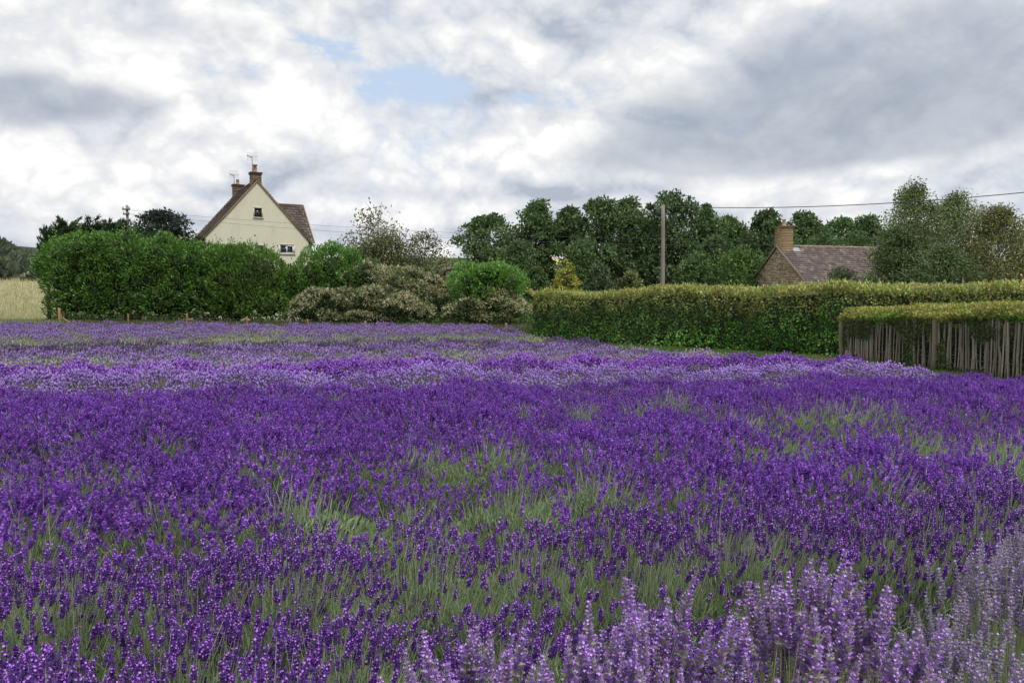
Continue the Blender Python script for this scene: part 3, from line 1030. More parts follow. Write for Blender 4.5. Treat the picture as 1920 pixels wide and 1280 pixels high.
# bushier lower trees in front of the row
for px, py, w, d, cols, lab in (
        (1400, 470, 120, 66, [(.11, .20, .05), (.14, .25, .06), (.085, .16, .045)], 'bright green bushy tree left of the stone cottage gable'),
        (1125, 500, 60, 64, [(.085, .12, .06), (.10, .14, .065)], 'low dull green bush right of the golden conifer'),
        (1180, 515, 60, 60, [(.18, .21, .08), (.15, .18, .07)], 'pale olive bush peeping over the hedge left of the pole'),
        (1300, 480, 70, 68, DG2, 'low dark bush between the pole and the bright green tree'),
        (1475, 440, 90, 72, DG2, 'shorter green tree right behind the stone chimney'),
        (1545, 438, 90, 72, DG, 'shorter tree just over the left half of the cottage ridge'),
        (1612, 440, 90, 73, DG2, 'shorter tree just over the right half of the cottage ridge'),
        (960, 455, 90, 72, DG, 'shorter tree low between the first two trees of the row'),
        (1092, 450, 90, 73, DG2, 'shorter tree behind the golden conifer'),
        (1345, 450, 90, 73, DG, 'shorter tree low between the pole and the stone chimney'),
        (1010, 505, 50, 62, DG2, 'low green bush at the left foot of the tree row')):
    p = PX(px, py, d); g0 = float(gz(p.x, d)); W = w * d / F
    tree('small_tree', lab, p.x, d, p.z - g0, W, int(px), cols, .26, 30, 200, .05, 'round', None, .1, clump=.2)

# golden conifer
p = PX(1064, 485, 52)
tree('golden_conifer', 'small golden yellow conifer standing behind the hedge', p.x, 52, p.z - float(gz(p.x, 52)), 3.3, 77,
     [(.46, .45, .06), (.36, .38, .06), (.22, .28, .06), (.54, .50, .09)], .15, 150, 60, .10, 'cone', None, .08, clump=.075, wf=.5)
# sparse brown-leaved tree
p = PX(738, 372, 52)
tree('sparse_tree', 'open brownish tree with thin leaves standing right of the cream house', p.x - .6, 52, p.z, 6.6, 55,
     [(.17, .18, .08), (.22, .215, .11), (.14, .17, .065), (.30, .27, .19)], .20, 90, 62, .30, 'cone', None, .10, clump=.15, wf=.55)
p = PX(800, 440, 51)
tree('sparse_tree', 'low spreading brownish tree with bare twigs, right of the taller open tree', p.x, 51, p.z, 4.6, 56,
     [(.17, .18, .08), (.22, .215, .12), (.14, .165, .065)], .19, 54, 50, .35, 'round', None, .08, clump=.15, wf=.5)
p = PX(720, 450, 51.5)
tree('small_tree', 'olive green shrub at the foot of the open brownish tree', p.x, 51.5, p.z, 4.6, 57,
     [(.14, .155, .06), (.18, .19, .08), (.11, .125, .055)], .2, 44, 150, .3, 'round', None, .08, clump=.18)
# birches at right
BI = [(.14, .21, .07), (.18, .25, .08), (.11, .17, .06), (.23, .28, .12)]
for px, py, w, d, seed, cols, lab in (
        (1715, 345, 130, 40, 61, BI, 'tall drooping birch right of the stone cottage'),
        (1800, 362, 130, 42, 62, BI, 'drooping birch in the middle of the group at the right'),
        (1885, 385, 140, 38, 63, [(.17, .185, .06), (.21, .21, .07), (.13, .15, .06)], 'yellowish drooping birch at the right edge'),
        (1975, 380, 120, 41, 64, BI, 'birch just outside the right edge, its twigs showing'),
        (1690, 430, 90, 39, 65, [(.10, .15, .06), (.125, .18, .065)], 'darker low birch touching the cottage roof end'),
        (1790, 460, 130, 36, 66, [(.10, .155, .055), (.125, .185, .06)], 'low dark bushy tree under the middle birch')):
    p = PX(px, py, d); W = w * d / F * 1.5
    tree('birch_tree', lab, p.x, d, p.z, W, seed, cols, .145, 84, 290, .06, 'egg', 'birches at the right', .085, (.34, .31, .27), .15, droop=.55, wf=.45, up=.1)
p = PX(1580, 503, 46)
tree('round_shrub', 'grey green shrub in front of the stone cottage roof', p.x, 46, p.z, 3.1, 71, [(.12, .16, .085), (.10, .135, .07), (.16, .20, .10)], .15, 34, 190, .1, 'round', None, .06, clump=.19)
# dark trees behind the laurel hedge
p = PX(318, 402, 56)
tree('dark_tree', 'very dark round tree behind the hedge, left of the cream house', p.x, 56, p.z, 4.9, 81, [(.03, .045, .034), (.04, .058, .04), (.034, .05, .034)], .24, 50, 210, .45, 'round', None, .15, clump=.15)


def plume_conifer(px, py, d, h, w, seed, lab):
    r = np.random.RandomState(seed); p = PX(px, py, d)
    root = empty('plume_conifer', (p.x, d, float(gz(p.x, d))), lab, 'conifer', 'feathery conifers behind the hedge')
    g, gt = Geo(), Geo()
    top = p.z - root.location.z
    gt.tube([(0, 0, 0), (0, 0, top * .9)], [.14, .03], (.06, .045, .03), 6)
    for k in range(95):
        f = r.rand(); z0 = top * (.5 + .46 * f); th = r.rand() * 6.28
        L = w * (1.15 - .65 * f) * r.uniform(.6, 1.15)
        e_ = np.array([math.cos(th) * L + .35, math.sin(th) * L, z0 + r.uniform(.1, .75)])
        m = 12; t = np.linspace(0, 1, m)
        Q = np.outer(1 - t, [0, 0, z0 - .4]) + np.outer(t, e_); Q[:, 2] += np.sin(t * 3.14) * .2
        gt.tube(Q[::3], np.linspace(.02, .006, 4), (.06, .045, .03), 3, False)
        for s_ in range(7):
            PP = Q + r.normal(size=(m, 3)) * .06
            D = (e_ - np.array([0, 0, z0])) / L * .9 + rdir(m, r) * .6 + np.array([[.25, 0, .25]])
            leaves(g, PP, D, rdir(m, r), .30, .06, pal(m, [(.06, .10, .05), (.08, .13, .06), (.045, .08, .04)], r, .2))
    gt.build('trunk', M_bark, root); g.build('crown', M_leaf, root)


plume_conifer(120, 418, 51, 6, 1.3, 91, 'feathery conifer at the far left above the laurel hedge')
plume_conifer(165, 422, 51.4, 6, 1.3, 92, 'feathery conifer second from the left above the laurel hedge')
plume_conifer(205, 424, 50.8, 6, 1.2, 93, 'feathery conifer just left of the broken topped pole')
plume_conifer(258, 432, 51.2, 6, 1.3, 94, 'feathery conifer between the left pole and the dark round tree')
plume_conifer(88, 436, 50.5, 6, 1.0, 95, 'low feathery conifer at the outer end of the laurel hedge')
plume_conifer(232, 428, 51.8, 6, 1.2, 96, 'feathery conifer just right of the left utility pole')

# far hill wood at left, one mass
r = np.random.RandomState(5); g = Geo(); bb = []
for i in range(120):
    px = r.uniform(-260, 110); k_ = i / 120.; d = 200 - 88 * k_
    yt = np.interp(px, [-260, 0, 20, 62, 110], [440, 460, 468, 490, 503]) + k_ * 42 + r.uniform(-3, 8)
    p = PX(px, yt + 14, d); bb.append((p.x, p.y, p.z, *(r.uniform(2.0, 4.2, 3) * (d / 170))))
blob_leaves(g, bb, 2.6, 1.3, .9, [(.08, .11, .075), (.095, .125, .08), (.065, .09, .065), (.11, .14, .08)], r, shell=.35)
core_blobs(g, bb, .8, (.035, .05, .035), 3)
o = g.build('distant_woodland', M_leaf); meta(o, 'dark wooded hillside far off at the left edge', 'woodland', kind='stuff')

# hill crest behind that wood
r = np.random.RandomState(6)
hx = np.linspace(-330, -70, 40); g = Geo()
H_ = np.interp(hx, [-330, -170, -130, -105, -70], [22, 21, 17.5, 13.5, 12])
V = np.concatenate([np.stack([hx, np.full(40, 215.), np.full(40, 6.)], -1), np.stack([hx, np.full(40, 235.), H_], -1), np.stack([hx, np.full(40, 320.), H_ - 6], -1)])
Fc = [[a * 40 + j, a * 40 + j + 1, (a + 1) * 40 + j + 1, (a + 1) * 40 + j] for a in range(2) for j in range(39)]
g.add(V, Fc, (.05, .07, .04)); o = g.build('hill', M_grass, smooth=True); o['kind'] = 'structure'

# ------------------------------------------------------------------ clipped hedges


def clipped_hedge(label, line, thick, hfun, seed, dens, L, W, body, topc, toph, name='clipped_hedge', z0=0., facelow=True, tuft=.25):
    """line: points of the front foot, hedge lies to the right-hand far side (+normal)"""
    r = np.random.RandomState(seed)
    A = np.array(line, float)
    root = empty(name, (A[0, 0], A[0, 1], float(gz(*A[0]))), label, 'hedge')
    g, gc, gt = Geo(), Geo(), Geo()
    seg = np.diff(A, axis=0); ln = np.linalg.norm(seg, axis=1); tot = ln.sum()
    cum = np.concatenate([[0], np.cumsum(ln)])

    def pos(s):
        x = np.interp(s, cum, A[:, 0]); y = np.interp(s, cum, A[:, 1])
        i = np.clip(np.searchsorted(cum, s, side='right') - 1, 0, len(seg) - 1)
        tdir = seg[i] / ln[i][:, None]
        nrm = np.stack([-tdir[:, 1], tdir[:, 0]], -1)
        nrm = np.where(nrm[:, 1:2] < 0, -nrm, nrm)
        return np.stack([x, y], -1), nrm
    # front face, ends and top
    n = int(tot * 2.2 * dens)
    s = r.rand(n) * tot; P2, N = pos(s); h = hfun(P2[:, 0], P2[:, 1])
    hh = (1 - (1 - r.rand(n)) ** 1.05) * h
    lump = vnoise(np.stack([s, hh, s * 0], -1), 1.1, seed) * .42 + vnoise(np.stack([s, hh, s * 0 + 5], -1), 3.2, seed) * .26
    inset = lump - .18 + r.rand(n) * .14 + .20 * ss(.8, 1, hh / h)
    P = np.stack([P2[:, 0] + N[:, 0] * inset, P2[:, 1] + N[:, 1] * inset, hh], -1)
    P[:, 2] += gz(P[:, 0], P[:, 1]) + z0
    D = np.stack([-N[:, 0] * .7, -N[:, 1] * .7, np.full(n, .25)], -1) + rdir(n, r) * .65
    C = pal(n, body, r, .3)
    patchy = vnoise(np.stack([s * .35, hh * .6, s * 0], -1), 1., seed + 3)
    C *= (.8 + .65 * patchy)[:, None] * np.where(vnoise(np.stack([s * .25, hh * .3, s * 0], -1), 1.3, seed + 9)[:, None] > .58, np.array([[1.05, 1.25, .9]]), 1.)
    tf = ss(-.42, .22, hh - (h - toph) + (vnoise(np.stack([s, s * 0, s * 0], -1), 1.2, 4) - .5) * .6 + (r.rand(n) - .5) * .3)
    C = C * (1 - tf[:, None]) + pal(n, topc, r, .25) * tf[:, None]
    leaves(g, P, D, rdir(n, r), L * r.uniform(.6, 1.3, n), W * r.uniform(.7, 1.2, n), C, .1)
    n = int(tot * thick * dens * 1.1)
    s = r.rand(n) * tot; P2, N = pos(s); q = r.rand(n) * thick; h = hfun(P2[:, 0], P2[:, 1])
    P = np.stack([P2[:, 0] + N[:, 0] * q, P2[:, 1] + N[:, 1] * q, h + r.normal(size=n) * .07 - .05], -1)
    P[:, 2] += gz(P[:, 0], P[:, 1]) + z0 + (vnoise(np.stack([s, q, s * 0], -1), 1.3, 2) - .5) * .22
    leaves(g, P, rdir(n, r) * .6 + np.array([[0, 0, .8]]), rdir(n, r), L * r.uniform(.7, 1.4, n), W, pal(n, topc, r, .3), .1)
    # young shoots
    n = int(tot * thick * 16)
    s = r.rand(n) * tot; P2, N = pos(s); q = r.rand(n) * thick; h = hfun(P2[:, 0], P2[:, 1])
    X = P2[:, 0] + N[:, 0] * q; Y = P2[:, 1] + N[:, 1] * q
    Z = h + gz(X, Y) + z0 + (vnoise(np.stack([s, q, s * 0], -1), 1.3, 2) - .5) * .22 - .05
    hs = r.uniform(.05, tuft, n); cols = pal(n, topc, r, .25) * 1.1
    for k in range(5):
        P = np.stack([X, Y, Z + hs * k / 5], -1) + r.normal(size=(n, 3)) * .012
        leaves(g, P, rdir(n, r) * .7 + np.array([[.1, 0, .7]]), rdir(n, r), L * .8, W * .75, cols)
    o = g.build('foliage', M_hedge, root); o.location = -root.location
    # twiggy body inside
    m = 24; s = np.linspace(0, tot, m); P2, N = pos(s); h = hfun(P2[:, 0], P2[:, 1]) - .22
    V = []
    for qq, top in ((.5, 0), (.5, 1), (thick - .1, 1), (thick - .1, 0)):
        z = gz(P2[:, 0], P2[:, 1]) + z0 + (h if top else 0)
        V.append(np.stack([P2[:, 0] + N[:, 0] * qq, P2[:, 1] + N[:, 1] * qq, z], -1))
    V = np.concatenate(V)
    Fc = [[a * m + j, a * m + j + 1, (a + 1) * m + j + 1, (a + 1) * m + j] for a in range(3) for j in range(m - 1)] + [[0, m, 2 * m, 3 * m], [m - 1, 4 * m - 1, 3 * m - 1, 2 * m - 1]]
    gc.add(V, Fc, (.022, .028, .014)); o = gc.build('branches', M_bark, root); o.location = -root.location
    return root


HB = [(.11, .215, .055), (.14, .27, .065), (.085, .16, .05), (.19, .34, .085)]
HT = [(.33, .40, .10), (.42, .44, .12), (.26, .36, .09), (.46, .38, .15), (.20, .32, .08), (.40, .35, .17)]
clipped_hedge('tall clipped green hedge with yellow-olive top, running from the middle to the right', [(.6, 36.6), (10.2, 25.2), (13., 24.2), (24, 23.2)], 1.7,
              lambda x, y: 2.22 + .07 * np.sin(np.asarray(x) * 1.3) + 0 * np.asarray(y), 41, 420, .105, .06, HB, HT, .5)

# ------------------------------------------------------------------ stick fence with its own hedge
FA, FB = np.array([10.15, 23.6]), np.array([11.35, 11.0])


def fpt(y):
    t = (FA[1] - y) / (FA[1] - FB[1]); return FA + (FB - FA) * t


def ftop(y):
    return np.interp(y, [11, 16.6, 24], [1.5, 1.40, 1.17])


fence = empty('stick_fence', (FA[0], FA[1], 0), 'rustic fence of thin upright grey sticks below the right hand hedge', 'fence')
r = np.random.RandomState(51)
WOODC = [(.26, .225, .185), (.32, .28, .235), (.21, .18, .145), (.28, .25, .21)]
stick_meshes = []
for i in range(10):
    g = Geo(); n = 6
    t = np.linspace(0, 1, n)
    P = np.stack([np.cumsum(r.normal(size=n)) * .007, np.cumsum(r.normal(size=n)) * .009, t], -1); P[0, :2] = 0
    g.tube(P, np.linspace(.024, .019, n) * r.uniform(.75, 1.3), np.array(WOODC[i % 4]) * r.uniform(.8, 1.15), 5)
    stick_meshes.append(g.mesh('stick', M_wood, True))
L_ = np.linalg.norm(FB - FA)
s = .12
while s < L_:
    y = FA[1] + (FB[1] - FA[1]) * s / L_; p = fpt(y)
    o = bpy.data.objects.new('stick', stick_meshes[r.randint(10)]); COL.objects.link(o); o.parent = fence
    o.location = (p[0] - FA[0] + r.uniform(-.012, .012), p[1] - FA[1], 0)
    o.rotation_euler = (r.normal() * .018, r.normal() * .014, r.uniform(0, 6.28))
    w_ = r.uniform(.65, 1.2)
    o.scale = (w_, w_, float(ftop(y)) * r.uniform(.9, 1.03))
    s += r.uniform(.07, .145)
for y in (23.6, 19.15, 15.0, 11.2):
    g = Geo(); p = fpt(y)
    n = 5; t = np.linspace(0, 1, n)
    P = np.stack([r.normal(size=n) * .006, r.normal(size=n) * .006, t * (float(ftop(y)) + .08)], -1)
    g.tube(P, [.075, .072, .07, .069, .066], (.22, .19, .13), 9)
    o = g.build('post', M_wood, fence, True); o.location = (p[0] - FA[0] - .09, p[1] - FA[1], 0)
for hf in (.3, .86):
    ysx = np.linspace(23.6, 11.0, 40); g = Geo()
    P = np.array([[fpt(y)[0] - FA[0] - .05 + r.uniform(-.01, .01), fpt(y)[1] - FA[1], float(ftop(y)) * hf + r.uniform(-.01, .01)] for y in ysx])
    g.tube(P, .005, (.2, .2, .19), 4, False); g.build('wire', M_metal, fence)
g = Geo(); g.box((0, 0, .09), (.10, .5, .16), (.30, .24, .14), .5)
o = g.build('timber_offcut', M_wood); meta(o, 'short pale timber offcut leaning at the foot of the end fence post', 'timber offcut')
o.location = (FA[0] + .12, FA[1] - .25, .06); o.rotation_euler = (.35, .2, 1.3)

HT2 = [(.34, .42, .08), (.42, .46, .10), (.24, .36, .07), (.46, .38, .12), (.42, .30, .15)]
fl = [(FA[0] + .12, FA[1] + .25), (FB[0] + .14, FB[1])]


def hedge2h(x, y): return np.interp(y, [11, 16.6, 24], [1.92, 1.80, 1.60])


# this hedge stands behind the sticks and spills over the top and through the gaps
r = np.random.RandomState(52)
root = empty('fence_hedge', (FA[0] + .6, FA[1], 0), 'lower bright yellow-green hedge spilling over the stick fence', 'hedge')
g = Geo()
Ls = L_ + .2
n = 15000
s = r.rand(n) * Ls - .1; y = FA[1] + (FB[1] - FA[1]) * s / L_; x = fpt(y)[0] if False else FA[0] + (FB[0] - FA[0]) * s / L_
h2 = np.interp(y, [11, 16.6, 24], [1.77, 1.65, 1.47]); ft = ftop(y)
# canopy above the fence: bulges out over it
a = r.rand(n); zc = ft - .06 + (h2 - ft + .06) * a + (vnoise(np.stack([s, a * 0, a * 0], -1), .9, 3) - .5) * .14
out = -.22 * np.sin(np.clip(a * 1.15, 0, 1) * 3.14) + .02 + (vnoise(np.stack([s, a, a * 0], -1), 2.2, 8) - .5) * .26 + r.rand(n) * .18
P = np.stack([x + out, y, zc], -1)
col = pal(n, HT2, r, .25)
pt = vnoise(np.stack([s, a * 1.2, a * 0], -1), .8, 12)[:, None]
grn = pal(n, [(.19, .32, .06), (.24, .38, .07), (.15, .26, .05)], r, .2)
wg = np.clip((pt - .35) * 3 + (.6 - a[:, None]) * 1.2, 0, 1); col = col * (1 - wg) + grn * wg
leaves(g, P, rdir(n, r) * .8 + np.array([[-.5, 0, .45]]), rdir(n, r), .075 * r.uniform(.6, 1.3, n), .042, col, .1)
# flat top
n = 9000
s = r.rand(n) * Ls - .1; y = FA[1] + (FB[1] - FA[1]) * s / L_; x = FA[0] + (FB[0] - FA[0]) * s / L_; q = r.rand(n)
h2 = np.interp(y, [11, 16.6, 24], [1.77, 1.65, 1.47])
P = np.stack([x - .05 + q * 1.1, y, h2 + r.rand(n) * .16 - .08 + (vnoise(np.stack([s, a[:n] * 0, a[:n] * 0], -1), .9, 3) - .5) * .14], -1)
leaves(g, P, rdir(n, r) * .6 + np.array([[0, 0, .8]]), rdir(n, r), .075, .04, pal(n, HT2, r, .25))
# body behind the sticks, some leaves poking through
n = 26000
s = r.rand(n) * Ls - .1; y = FA[1] + (FB[1] - FA[1]) * s / L_; x = FA[0] + (FB[0] - FA[0]) * s / L_
z = r.rand(n) * ftop(y)
pn = vnoise(np.stack([s, z * 1.3, z * 0], -1), 1.5, 31) + .15 * ss(.5, 1.3, z)
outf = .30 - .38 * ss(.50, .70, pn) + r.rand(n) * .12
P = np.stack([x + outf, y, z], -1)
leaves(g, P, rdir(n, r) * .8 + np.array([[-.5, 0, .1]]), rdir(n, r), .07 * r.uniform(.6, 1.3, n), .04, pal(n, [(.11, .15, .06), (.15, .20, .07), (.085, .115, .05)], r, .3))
# left end face
n = 3000
z = r.rand(n) * 1.5; q = r.rand(n) * 1.1
P = np.stack([FA[0] + .15 + q, FA[1] + .25 + r.rand(n) * .15, z], -1)
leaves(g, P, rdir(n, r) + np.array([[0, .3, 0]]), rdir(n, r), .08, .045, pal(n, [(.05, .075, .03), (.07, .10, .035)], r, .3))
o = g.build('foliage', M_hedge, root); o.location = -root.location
g = Geo()
for k in range(90):
    yy = r.uniform(11.2, 23.6); p = fpt(yy)
    P, rr = limb((p[0] + r.uniform(.3, .9), yy, 0), (p[0] + r.uniform(.15, .9), yy + r.uniform(-.3, .3), float(ftop(yy)) + .2), .018, .008, 0, r=r)
    g.tube(P, rr, (.06, .045, .035), 4)
p0, p1 = fpt(23.4), fpt(11.0)
for (xa, xb) in ((.5, 1.05),):
    V = [(p0[0] + xa, p0[1], 0), (p1[0] + xa, p1[1], 0), (p1[0] + xa, p1[1], 1.62), (p0[0] + xa, p0[1], 1.36), (p0[0] + xb, p0[1], 0), (p1[0] + xb, p1[1], 0), (p1[0] + xb, p1[1], 1.62), (p0[0] + xb, p0[1], 1.36)]
    g.add(V, [[0, 1, 2, 3], [7, 6, 5, 4], [3, 2, 6, 7], [0, 3, 7, 4], [1, 5, 6, 2]], (.025, .026, .015))
o = g.build('branches', M_bark, root); o.location = -root.location

# ------------------------------------------------------------------ grass


def grass_patch(name, label, n, fx, h, w, cols, seed, lean=.25):
    r = np.random.RandomState(seed); g = Geo()
    x, y = fx(r, n); m = len(x)
    P = np.stack([x, y, gz(x, y)], -1)
    D = rdir(m, r) * lean + np.array([[.06, 0, 1.]])
    leaves(g, P, D, rdir(m, r) * np.array([[1, .5, .1]]), h * r.uniform(.5, 1.3, m), w, pal(m, cols, r, .3))
    o = g.build(name, M_grass); meta(o, label, 'grass', kind='stuff'); return o


def strip1(r, n):
    x = r.uniform(-28, 2.5, n); y = r.uniform(45.1, 48.8, n); return x, y


grass_patch('rough_grass', 'rough dark green grass along the wooden post fence', 70000, strip1, .55, .035, [(.10, .13, .055), (.14, .17, .07), (.22, .22, .11)], 1)


def strip2(r, n):
    y = r.uniform(16, 36, n); xe = np.interp(y, [16, 23.5, 25.2, 36.6], [10.4, 10.0, 10.0, .8]); xs_ = xmax(y) + .4
    return xs_ + (xe - xs_) * r.rand(n), y


grass_patch('mown_grass', 'bright green mown grass path beside the clipped hedge', 60000, strip2, .09, .02, [(.11, .20, .05), (.14, .25, .06), (.09, .16, .045)], 2)


def strip4(r, n):
    y = r.uniform(8, 24, n); return 8.3 + (np.interp(y, [8, 24], [11.4, 10.2]) - 8.3) * r.rand(n), y


grass_patch('mown_grass', 'green grass path between the lavender and the stick fence', 30000, strip4, .12, .02, [(.13, .21, .055), (.16, .26, .07), (.2, .24, .09)], 4)


def strip3(r, n):
    y = 46 + 75 * r.rand(n) ** 1.3; return -y * .8 + r.rand(n) * (y * .8 - 27.0 - 0 * y).clip(0), y


grass_patch('dry_meadow_grass', 'tall straw coloured dry grass on the slope at the left edge', 70000, strip3, .5, .05, [(.46, .42, .27), (.52, .47, .32), (.36, .37, .2), (.27, .33, .15)], 3)


def strip5(r, n):
    x = r.uniform(-36, -25.2, n); return x, r.uniform(44.6, 51, n)


grass_patch('green_meadow_grass', 'green rough grass beside the left end of the laurel hedge', 14000, strip5, .6, .045, [(.2, .26, .09), (.26, .29, .12), (.15, .21, .07)], 6)

# ------------------------------------------------------------------ post and wire fence
wf_ = empty('wire_fence', PX(240, 608, 45), 'low stock fence of orange-brown posts and wire before the laurel hedge', 'fence')
bx, by = wf_.location.x, wf_.location.y
wf_.location.z = 0
POSTC = (.33, .19, .10)
r = np.random.RandomState(8)
tops = []
for px, yt, wd in ((112, 577, .15), (240, 588, .10), (350, 588, .10), (464, 593, .10), (576, 598, .10), (685, 601, .12), (795, 604, .10), (949, 605, .10), (1000, 606, .1)):
    p = PX(px, yt, 45); g = Geo(); zg = float(gz(p.x, 45))
    hgt = p.z - zg
    n = 3
    g.tube([(0, 0, 0), (.01, 0, hgt * .5), (.0, 0, hgt - .03), (0, 0, hgt)], np.array([1, 1, 1, .8]) * wd * .5, np.array(POSTC) * r.uniform(.85, 1.15), 8)
    o = g.build('post', M_wood, wf_, True); o.location = (p.x - bx, 45 - by, zg); o.rotation_euler = (0, r.normal() * .02, 0)
    tops.append((p.x - bx, 45 - by, zg, hgt))
g = Geo(); p = PX(117, 596, 45); q = PX(134, 604, 45)
g.tube([(p.x - bx, 45 - by, p.z), (q.x - bx, 44.8 - by, q.z)], .045, POSTC, 6); g.build('brace', M_wood, wf_)
for hf in (.18, .36, .52, .66, .8):
    g = Geo(); g.tube([(a, b - .07, z + h * hf) for a, b, z, h in tops], .006, (.16, .16, .15), 4, False); g.build('wire', M_metal, wf_)
g = Geo()
for xx in np.arange(tops[0][0], tops[-1][0], .3):
    z = np.interp(xx, [t_[0] for t_ in tops], [t_[2] for t_ in tops]); h = np.interp(xx, [t_[0] for t_ in tops], [t_[3] for t_ in tops])
    g.tube([(xx, tops[0][1] - .07, z + h * .18), (xx, tops[0][1] - .07, z + h * .8)], .004, (.16, .16, .15), 3, False)
o = g.build('netting', M_metal, wf_); o['kind'] = 'stuff'

# ------------------------------------------------------------------ buildings


def tiled(g, a, b, c, d, nrow, ncol, cols, r, th=.03, jit=.3):
    """rows of tiles on quad a-b (eave) to d-c (ridge)"""
    a, b, c, d = (np.array(v, float) for v in (a, b, c, d))
    nrm = np.cross(b - a, d - a); nrm /= np.linalg.norm(nrm)
    cols = np.array(cols)
    for i in range(nrow):
        t0, t1 = i / nrow, (i + 1.12) / nrow
        l0, r0 = a + (d - a) * t0, b + (c - b) * t0; l1, r1 = a + (d - a) * min(t1, 1), b + (c - b) * min(t1, 1)
        sh = .5 / ncol * (i % 2)
        us = np.clip(np.concatenate([[0], (np.arange(1, ncol + 1)) / ncol - sh, [1]]), 0, 1)
        us[1:-1] += r.uniform(-.1, .1, len(us) - 2) / ncol; us = np.clip(us, 0, 1)
        for u0, u1 in zip(us[:-1], us[1:]):
            if u1 - u0 < 1e-4: continue
            lift = th * r.uniform(.7, 1.5)
            p = [l0 + (r0 - l0) * (u0 + .004 / ncol) + nrm * lift, l0 + (r0 - l0) * (u1 - .06 / ncol) + nrm * lift, l1 + (r1 - l1) * (u1 - .06 / ncol) + nrm * .004, l1 + (r1 - l1) * u0 + nrm * .004,
                 l0 + (r0 - l0) * u0, l0 + (r0 - l0) * (u1 - .06 / ncol)]
            g.add(p, [[0, 1, 2, 3], [4, 5, 1, 0]], cols[r.randint(len(cols))] * r.uniform(1 - jit, 1 + jit))


def chimney(parent, loc, w, d, h, col, potcol, pots, mat, r, caph=.12, potr=.13, poth=.5, flare=True):
    g = Geo()
    nb = max(3, int(h / .12))
    for i in range(nb):
        f = r.uniform(-.006, .006)
        g.box((0, 0, h * (i + .5) / nb), (w + f, d + f, h / nb - .008), np.array(col) * r.uniform(.8, 1.2))
    g.box((0, 0, h * .5), (w - .02, d - .02, h), np.array(col) * .75)
    o = g.build('chimney', mat, parent); o.location = loc
    g = Geo(); g.box((0, 0, h + .05), (w + .10, d + .10, .10), np.array(col) * .8); g.box((0, 0, h + .13), (w + .16, d + .16, .07), np.array(col) * .7)
    g.build('chimney_cap', mat, o)
    for px_ in pots:
        g = Geo()
        g.tube([(px_, 0, h + .15), (px_, 0, h + .25), (px_, 0, h + .15 + poth * .85), (px_, 0, h + .15 + poth * .87), (px_, 0, h + .15 + poth)],
               [potr * 1.05, potr, potr * .82, potr * (1.35 if flare else .95), potr * (1.3 if flare else .9)], potcol, 10)
        g.build('chimney_pot', M_clay, o, True)
    return o


# cream house; its gable faces the camera, turned so that the left roof slope shows
HT_ = math.radians(30)
hc, hs = math.cos(HT_), math.sin(HT_)
hw = 3.74; cxh = 0.
HX, HY = -18.9, 58.0
house = empty('cream_house', (HX, HY, 0), 'tall cream rendered house with steep dark roof behind the laurel', 'house', rz=HT_)


def gab(px, py):
    """photograph pixel -> (x, z) on the gable plane"""
    q = PX(px, py, 1.0)
    # (t q.x, t) = (HX + x hc, HY + x hs)
    x = (q.x * HY - HX) / (hc - q.x * hs)
    t = HY + x * hs
    return x, EYE + (q.z - EYE) * t


zl = 6.55
zp = gab(482, 339)[1]; xpk = gab(482, 339)[0]
Ld = 8.4
r = np.random.RandomState(9)
CREAM = (.64, .615, .49)
wins = []
for (x0, y0, x1, y1) in ((477, 391, 491, 407), (525, 460, 551, 475), (484, 461, 496, 475)):
    a = gab(x0, y1); b = gab(x1, y0); wins.append((a[0], a[1], b[0], b[1]))
g = Geo()
zsl = sorted(set([0, zl] + [w[1] for w in wins] + [w[3] for w in wins] + [zp]))


def xlim(z):
    if z <= zl: return -hw, hw
    t = (z - zl) / (zp - zl); return -hw + (xpk + hw) * t, hw + (xpk - hw) * t


for z0_, z1_ in zip(zsl[:-1], zsl[1:]):
    zm = (z0_ + z1_) / 2
    holes = sorted([(w[0], w[2]) for w in wins if w[1] < zm < w[3]])
    L0, R0 = xlim(z0_); L1, R1_ = xlim(z1_)
    edges = [(L0, L1)] + [(v, v) for hcut in holes for v in hcut] + [(R0, R1_)]
    for k in range(0, len(edges), 2):
        a, b = edges[k], edges[k + 1]
        g.poly([(a[0], 0, z0_), (b[0], 0, z0_), (b[1], 0, z1_), (a[1], 0, z1_)], CREAM)
g.poly([(hw, 0, 0), (hw, Ld, 0), (hw, Ld, zl), (hw, 0, zl)], CREAM)
g.poly([(-hw, Ld, 0), (-hw, 0, 0), (-hw, 0, zl), (-hw, Ld, zl)], CREAM)
g.poly([(hw, Ld, 0), (-hw, Ld, 0), (-hw, Ld, zl), (xpk, Ld, zp), (hw, Ld, zl)], CREAM)
g.build('wall', M_render, house)
